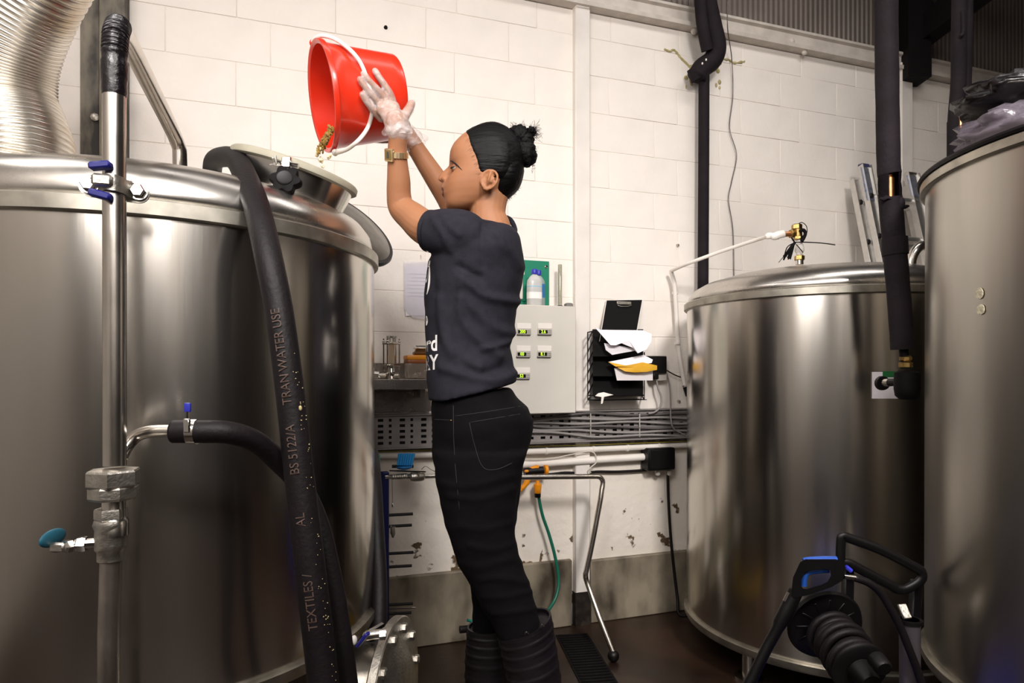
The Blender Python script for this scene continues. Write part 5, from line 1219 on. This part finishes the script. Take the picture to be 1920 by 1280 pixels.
FOLDS = [  # polylines in the picture over the near side, height (m), width (px)
    ([(868, 520), (905, 552), (945, 562), (968, 565)], .008, 9), ([(865, 535), (880, 570), (925, 612), (965, 625)], .006, 10), ([(862, 560), (868, 600), (900, 640), (935, 668)], .007, 9),
    ([(822, 560), (828, 620), (855, 668), (900, 690)], .006, 10), ([(905, 655), (925, 650), (952, 640)], .006, 6), ([(830, 690), (880, 705), (930, 712), (965, 700)], .006, 9), ([(860, 672), (895, 700), (940, 690)], -.006, 9),
    ([(905, 420), (903, 450), (905, 500)], -.003, 4), ([(812, 410), (830, 440), (845, 470)], .004, 7), ([(828, 402), (845, 425), (862, 440)], .004, 7), ([(930, 440), (955, 470), (975, 500)], .005, 10), ([(860, 500), (885, 515), (900, 520)], -.006, 8), ([(805, 500), (815, 560), (818, 640)], -.004, 9)]
FS = [([V((a, b, 0)) for a, b in cat(l, 6)], h, w_) for l, h, w_ in FOLDS]
def dseg(p, l):
    best = 1e9
    for a, b in zip(l, l[1:]):
        ab = b-a; t = max(0, min(1, (p-a).dot(ab)/max(ab.length_squared, 1e-6))); best = min(best, (p-a-ab*t).length_squared)
    return math.sqrt(best)
def displace(mb, fs, Yc, noise_amp, nsc, k_=1.35):
    me = bpy.data.meshes.new('d'); me.from_pydata(mb.v, [], mb.f); me.update()
    nn = [v.normal.copy() for v in me.vertices]; bpy.data.meshes.remove(me)
    for i, p in enumerate(mb.v):
        a, b_ = pxy(p); d = 0
        if p.y < Yc:
            q = V((a, b_, 0))
            for l, h, w_ in fs:
                if abs(l[0].x-a) > 170: continue
                r = dseg(q, l)
                if r < 3*w_: d += k_*h*math.exp(-(r/w_)**2)
        d += noise_amp*noise.noise(V((p.x*nsc[0], p.y*nsc[1], p.z*nsc[2])))
        mb.v[i] = p+nn[i]*d
displace(ts, FS, YP, .0035, (13, 13, 20))
tee = obj('tee_shirt', ts, TEE, woman, 180, False)
TT = BVHTree.FromPolygons(ts.v, ts.f)
cl_ = cat([P(884, 402, 1.70), P(892, 409, 1.655), P(905, 416, 1.625), P(925, 420, 1.612), P(945, 427, 1.625), P(959, 441, 1.66), P(966, 432, 1.72), P(955, 411, 1.755), P(925, 404, 1.775), P(897, 400, 1.755)], 6, True)
obj('collar', MB().tube(cl_, .0062, 10, closed=True, ell=(1.2, .8)), TEE, tee, 180)
obj('sleeve_hem', MB().tube([P(812, 434, 1.594), P(805, 433, 1.599)], [.0528, .0520], 36, cap=False), TEE, tee, 60)
# white chest print, wrapped on the cloth
INKW = M('white_print', 'e8e4e2', .7)
def ontee(px, py, off=.0012):
    q = hit(TT, px, py, off)
    if q is None:
        for k in range(1, 14):
            q = hit(TT, px+k, py, off)
            if q is not None: return q
    return q if q is not None else P(px, py, 1.6)
for txt, cx, cy, sz, sh_ in (('rd', 809, 645, 41, 0.62), ('RY', 806, 681, 39, .62)):
    m_ = text_mb(txt, 1.0, lambda u_, v_, w_: V((u_, v_, w_)), .0, bold=.022)
    mb2 = MB(); mb2.add([ontee(cx+p.x*sz*sh_, cy-p.y*sz-p.x*2.5) for p in m_.v], m_.f)
    obj('printed_lettering', mb2, INKW, tee, 0, False)
for l in ([(806, 488), (801, 505), (798.6, 530)], [(805, 498), (803, 530), (800, 552)], [(799, 592), (799, 610)]):
    c = cat(l, 6); n = len(c)
    a = [ontee(p[0]-.3, p[1]) for p in c]; b_ = [ontee(p[0]+(3.2*math.sin(math.pi*min(1, (i+.5)/n))), p[1]) for i, p in enumerate(c)]
    obj('printed_mark', MB().grid([a, b_], False), INKW, tee, 0, False)
# --- jeans
JEAN = M('black_denim', '09070a', .85, var=.15, vscale=80, bump=.2, bscale=500, bdist=.002, cloth=1)
js = MB()
rows_px(js, [(728, 815, 958, .140, YP), (748, 811, 972, .148, YP), (765, 811, 990, .153, YP), (785, 811.5, 999, .158, YP), (805, 812, 999, .160, YP), (830, 812, 994, .158, YP), (855, 813, 986, .150, YP), (875, 816, 978, .135, YP), (890, 830, 968, .10, YP)], 48, .86)
NL = [(845, 813, 989, .088, 1.625), (880, 815, 980, .087, 1.622), (920, 821, 973, .084, 1.618), (960, 830, 967, .080, 1.615), (1000, 841, 966, .076, 1.612), (1040, 854, 974, .070, 1.61), (1070, 867, 984, .066, 1.607), (1095, 881, 993, .062, 1.605), (1130, 900, 1003, .058, 1.602), (1165, 920, 1012, .055, 1.60), (1200, 938, 1022, .052, 1.60)]
FL = [(845, 818, 984, .088, 1.775), (880, 824, 980, .085, 1.78), (920, 832, 976, .082, 1.785), (960, 842, 970, .078, 1.79), (1000, 852, 964, .073, 1.79), (1040, 862, 958, .068, 1.79), (1080, 880, 955, .064, 1.79), (1130, 886, 952, .058, 1.795), (1180, 886, 946, .054, 1.80), (1230, 886, 942, .052, 1.80)]
rows_px(js, NL, 36, .9); rows_px(js, FL, 36, .9)
js = fuse(js, .006, 4)
JF = [([(862, 985), (905, 992), (958, 980)], .004, 7), ([(880, 1022), (925, 1030), (962, 1020)], .0045, 6), ([(862, 1055), (905, 1062), (950, 1050), (975, 1054)], .004, 8), ([(900, 1088), (940, 1084), (985, 1092)], .0045, 6)]+[([(830, 905), (880, 912), (960, 890)], .004, 7), ([(840, 930), (900, 935), (962, 915)], .004, 6), ([(905, 1120), (950, 1118), (1000, 1108)], .004, 6), ([(925, 1150), (960, 1148), (1008, 1140)], .004, 5)]
displace(js, [([V((a, b, 0)) for a, b in cat(l, 6)], h, w_) for l, h, w_ in JF], 1.70, .003, (14, 14, 30), .75)
jeans = obj('jeans', js, JEAN, woman, 180, False)
JT = BVHTree.FromPolygons(js.v, js.f)
SEAM = M('denim_seam', '19161c', .8)
def seam(nm, pts, r=.0011):
    q = [hit(JT, a, b, .0003) for a, b in cat(pts, 5)]; q = [p for p in q if p is not None]
    obj(nm, MB().tube(q, r, 6), SEAM, jeans, 180)
seam('pocket_seam', [(880, 792), (975, 776)]); seam('pocket_seam', [(880, 792), (890, 835), (905, 875), (930, 880), (960, 868)]); seam('side_seam', [(850, 760), (852, 850), (862, 960)])
seam('waistband', [(815, 786), (848, 788)]); seam('yoke_seam', [(852, 780), (910, 772), (985, 760)])
obj('rivet', MB().ell(hit(JT, 846, 788, .001), .0022, None, 8, 6), BRASS, jeans)
# --- boots
BOOT = M('boot_rubber', '130e12', .42, var=.2, vscale=14, bump=.06, bscale=90)
def boot(st, ntilt, r0, foot_pts, Yc):
    """shaft rows (px,py,halfwidth px,Y) along the axis, ribbed towards the top, then the foot"""
    mb = MB(); c3 = cat(st, 24); n_ = len(c3); rows = []
    for i, (px, py, hw, Yq) in enumerate(c3):
        t = i/(n_-1); rib = .0018*max(0, math.sin(t*2*math.pi*11))*(1 if .04 < t < .62 else 0)
        c = P(px, py, Yq); nx = V(ntilt[0]).lerp(V(ntilt[1]), t).normalized(); R = frame(nx, (0, 1, 0))
        rr = hw*Yq/F+rib
        rows.append([c+R @ V((rr*math.cos(a), rr*.88*math.sin(a), 0)) for a in (2*math.pi*j/40 for j in range(40))])
    inner = [[(p-c_)*.93+c_ for p in r] for r, c_ in ((r, sum(r, V((0, 0, 0)))/40) for r in rows[:8])]
    mb.grid(inner[::-1]+rows, True, True)
    return mb
T0, T1 = V((.40, .12, -1)), V((.1, 0, -1))
st1 = [(982, 1169, 55, 1.60), (989, 1200, 53, 1.60), (996, 1240, 51.5, 1.60), (1003, 1285, 50.5, 1.598), (1012, 1340, 49, 1.595), (1018, 1400, 46, 1.59), (1016, 1440, 48, 1.588)]
b1 = obj('boot', boot(st1, (T0, T1), .07, None, 1.6), BOOT, woman, 40)
obj('boot_foot', fuse(capsule(capsule(MB(), [(1018, 1425, 1.59, .058), (1010, 1456, 1.585, .052), (965, 1488, 1.575, .047), (915, 1500, 1.57, .038)], 20), [(1030, 1462, 1.588, .034), (1030, 1484, 1.588, .032)], 16), .006, 2), BOOT, b1, 180)
st2 = [(922, 1172, 46, 1.80), (920, 1200, 46, 1.80), (918, 1240, 46, 1.80), (916, 1300, 44, 1.80), (916, 1350, 42, 1.80), (916, 1380, 44, 1.80)]
b2 = obj('boot', boot(st2, (V((.05, 0, -1)), V((0, 0, -1))), .07, None, 1.8), BOOT, woman, 40)
obj('boot_foot', fuse(capsule(capsule(MB(), [(918, 1368, 1.80, .056), (915, 1392, 1.80, .050), (870, 1398, 1.80, .044), (835, 1400, 1.80, .036)], 20), [(930, 1392, 1.80, .050), (930, 1398, 1.80, .048)], 16), .006, 2), BOOT, b2, 180)
obj('boot_foot_sole', MB().box(P(880, 1424, 1.80), (.24, .095, .02), None, .009, 2), BOOT, b2)
obj('boot_foot_sole', MB().box(P(960, 1510, 1.575), (.16, .095, .016), None, .007, 2), BOOT, b1)
for px, py in ((987, 1186), (1016, 1172)): obj('rim_glint', MB().tube(cat([P(px-3, py+2, 1.535), P(px, py-2, 1.53), P(px+4, py+2, 1.535)], 4), .0012, 6), CHROME, b1)  # bright arcs standing in for glints on the boot rim
# --- clear gloves
def glove_mat():
    m, N, L, b = nodes_mat('clear_vinyl')
    b.inputs['Base Color'].default_value = hexl('efe4e0')+(1,); b.inputs['Roughness'].default_value = .22; b.inputs['Specular IOR Level'].default_value = .7
    tc = N.new('ShaderNodeTexCoord'); t = N.new('ShaderNodeTexNoise'); t.inputs['Scale'].default_value = 34; t.inputs['Detail'].default_value = 4; t.inputs['Distortion'].default_value = .4; L.new(tc.outputs['Object'], t.inputs['Vector'])
    u = N.new('ShaderNodeBump'); u.inputs['Strength'].default_value = .6; u.inputs['Distance'].default_value = .008; L.new(t.outputs['Fac'], u.inputs['Height']); L.new(u.outputs[0], b.inputs['Normal'])
    r = N.new('ShaderNodeMapRange'); r.inputs[1].default_value = .3; r.inputs[2].default_value = .7; r.inputs[3].default_value = .12; r.inputs[4].default_value = .48; L.new(t.outputs['Fac'], r.inputs[0]); L.new(r.outputs[0], b.inputs['Alpha'])
    return m
GLV = glove_mat()
gm = MB(); hand(gm, .0019); capsule(gm, [(744, 226, 1.596, .029), (746, 240, 1.601, .0295), (746.5, 246, 1.603, .030)], 24)
gm = fuse(gm, .0030, 2); displace(gm, [], 0, .0015, (52, 52, 52))
gv = obj('glove', gm, GLV, woman, 180, False)
def cuff(path, rs, amp, seed):
    pts = [P(*p) for p in path]; rows = []; R = frame(pts[-1]-pts[0], (0, 1, 0))
    c3 = cat([(p.x, p.y, p.z, r) for p, r in zip(pts, rs)], 6)
    for i, c in enumerate(c3):
        t = i/(len(c3)-1)
        rows.append([V(c[:3])+R @ V(((c[3]+amp*t*noise.noise(V((math.cos(a)*2.2+seed, math.sin(a)*2.2, t*2))))*math.cos(a), (c[3]+amp*t*noise.noise(V((math.cos(a)*2.2+seed, math.sin(a)*2.2, t*2))))*math.sin(a)*.9, .006*t*noise.noise(V((a*1.3, seed, 1))))) for a in (2*math.pi*j/44 for j in range(44))])
    return MB().grid(rows, True, False)
obj('cuff', cuff([(744, 230, 1.598), (745, 238, 1.601), (745, 246, 1.604), (746, 253, 1.606)], [.029, .033, .037, .034], .012, 2), GLV, gv, 180)
gm = MB(); farhand(gm, .0019); gm = fuse(gm, .0032, 2)
gv2 = obj('glove', gm, GLV, woman, 180, False)
obj('cuff', cuff([(757, 246, 1.845), (766, 258, 1.845), (775, 270, 1.847), (782, 278, 1.85)], [.030, .036, .040, .036], .022, 6), GLV, gv2, 180)
# --- gold wrist watch
wc = P(745, 291, 1.623); wa = (P(745, 275, 1.617)-P(745.5, 308, 1.631)).normalized(); RWt = frame(wa, (0, 1, 0))
wt = None
for i in range(22):
    a0, a1 = 2*math.pi*i/22+.02, 2*math.pi*(i+1)/22-.02; rows = []
    for h_, r_ in ((-.0075, .0256), (-.0075, .0276), (-.0068, .0286), (.0068, .0286), (.0075, .0276), (.0075, .0256)):
        rows.append([wc+RWt @ V((r_*math.cos(a), r_*math.sin(a), h_)) for a in (a0, (a0+a1)/2, a1)])
    mb = MB().grid([[r[k] for r in rows] for k in range(3)], True, True)
    if wt is None:
        wdir = V((-.55, -.83, .06)).normalized(); wdir = (wdir-wa*wdir.dot(wa)).normalized(); wx = wa.cross(wdir)
        RC_ = Matrix((wx, wa, wdir)).transposed()
        wt = obj('watch', MB().box(wc+wdir*.0275, (.030, .032, .008), RC_, .004, 2), GOLD, woman, 30)
        obj('watch_dial', MB().box(wc+wdir*.0320, (.022, .023, .001), RC_, .0004), M('dial_gold', '7d6436', .4), wt)
        obj('watch_display', MB().box(wc+wdir*.0327, (.0085, .015, .0006), RC_, .0002), M('lcd', '4a4a40', .3), wt)
        obj('watch_pusher', MB().lathe([(.0015, 0), (.0015, .002)], wc+wdir*.027+wx*.015+wa*.008, wx, 8), GOLD, wt)
    obj('watch_link', mb, GOLD, wt, 30)
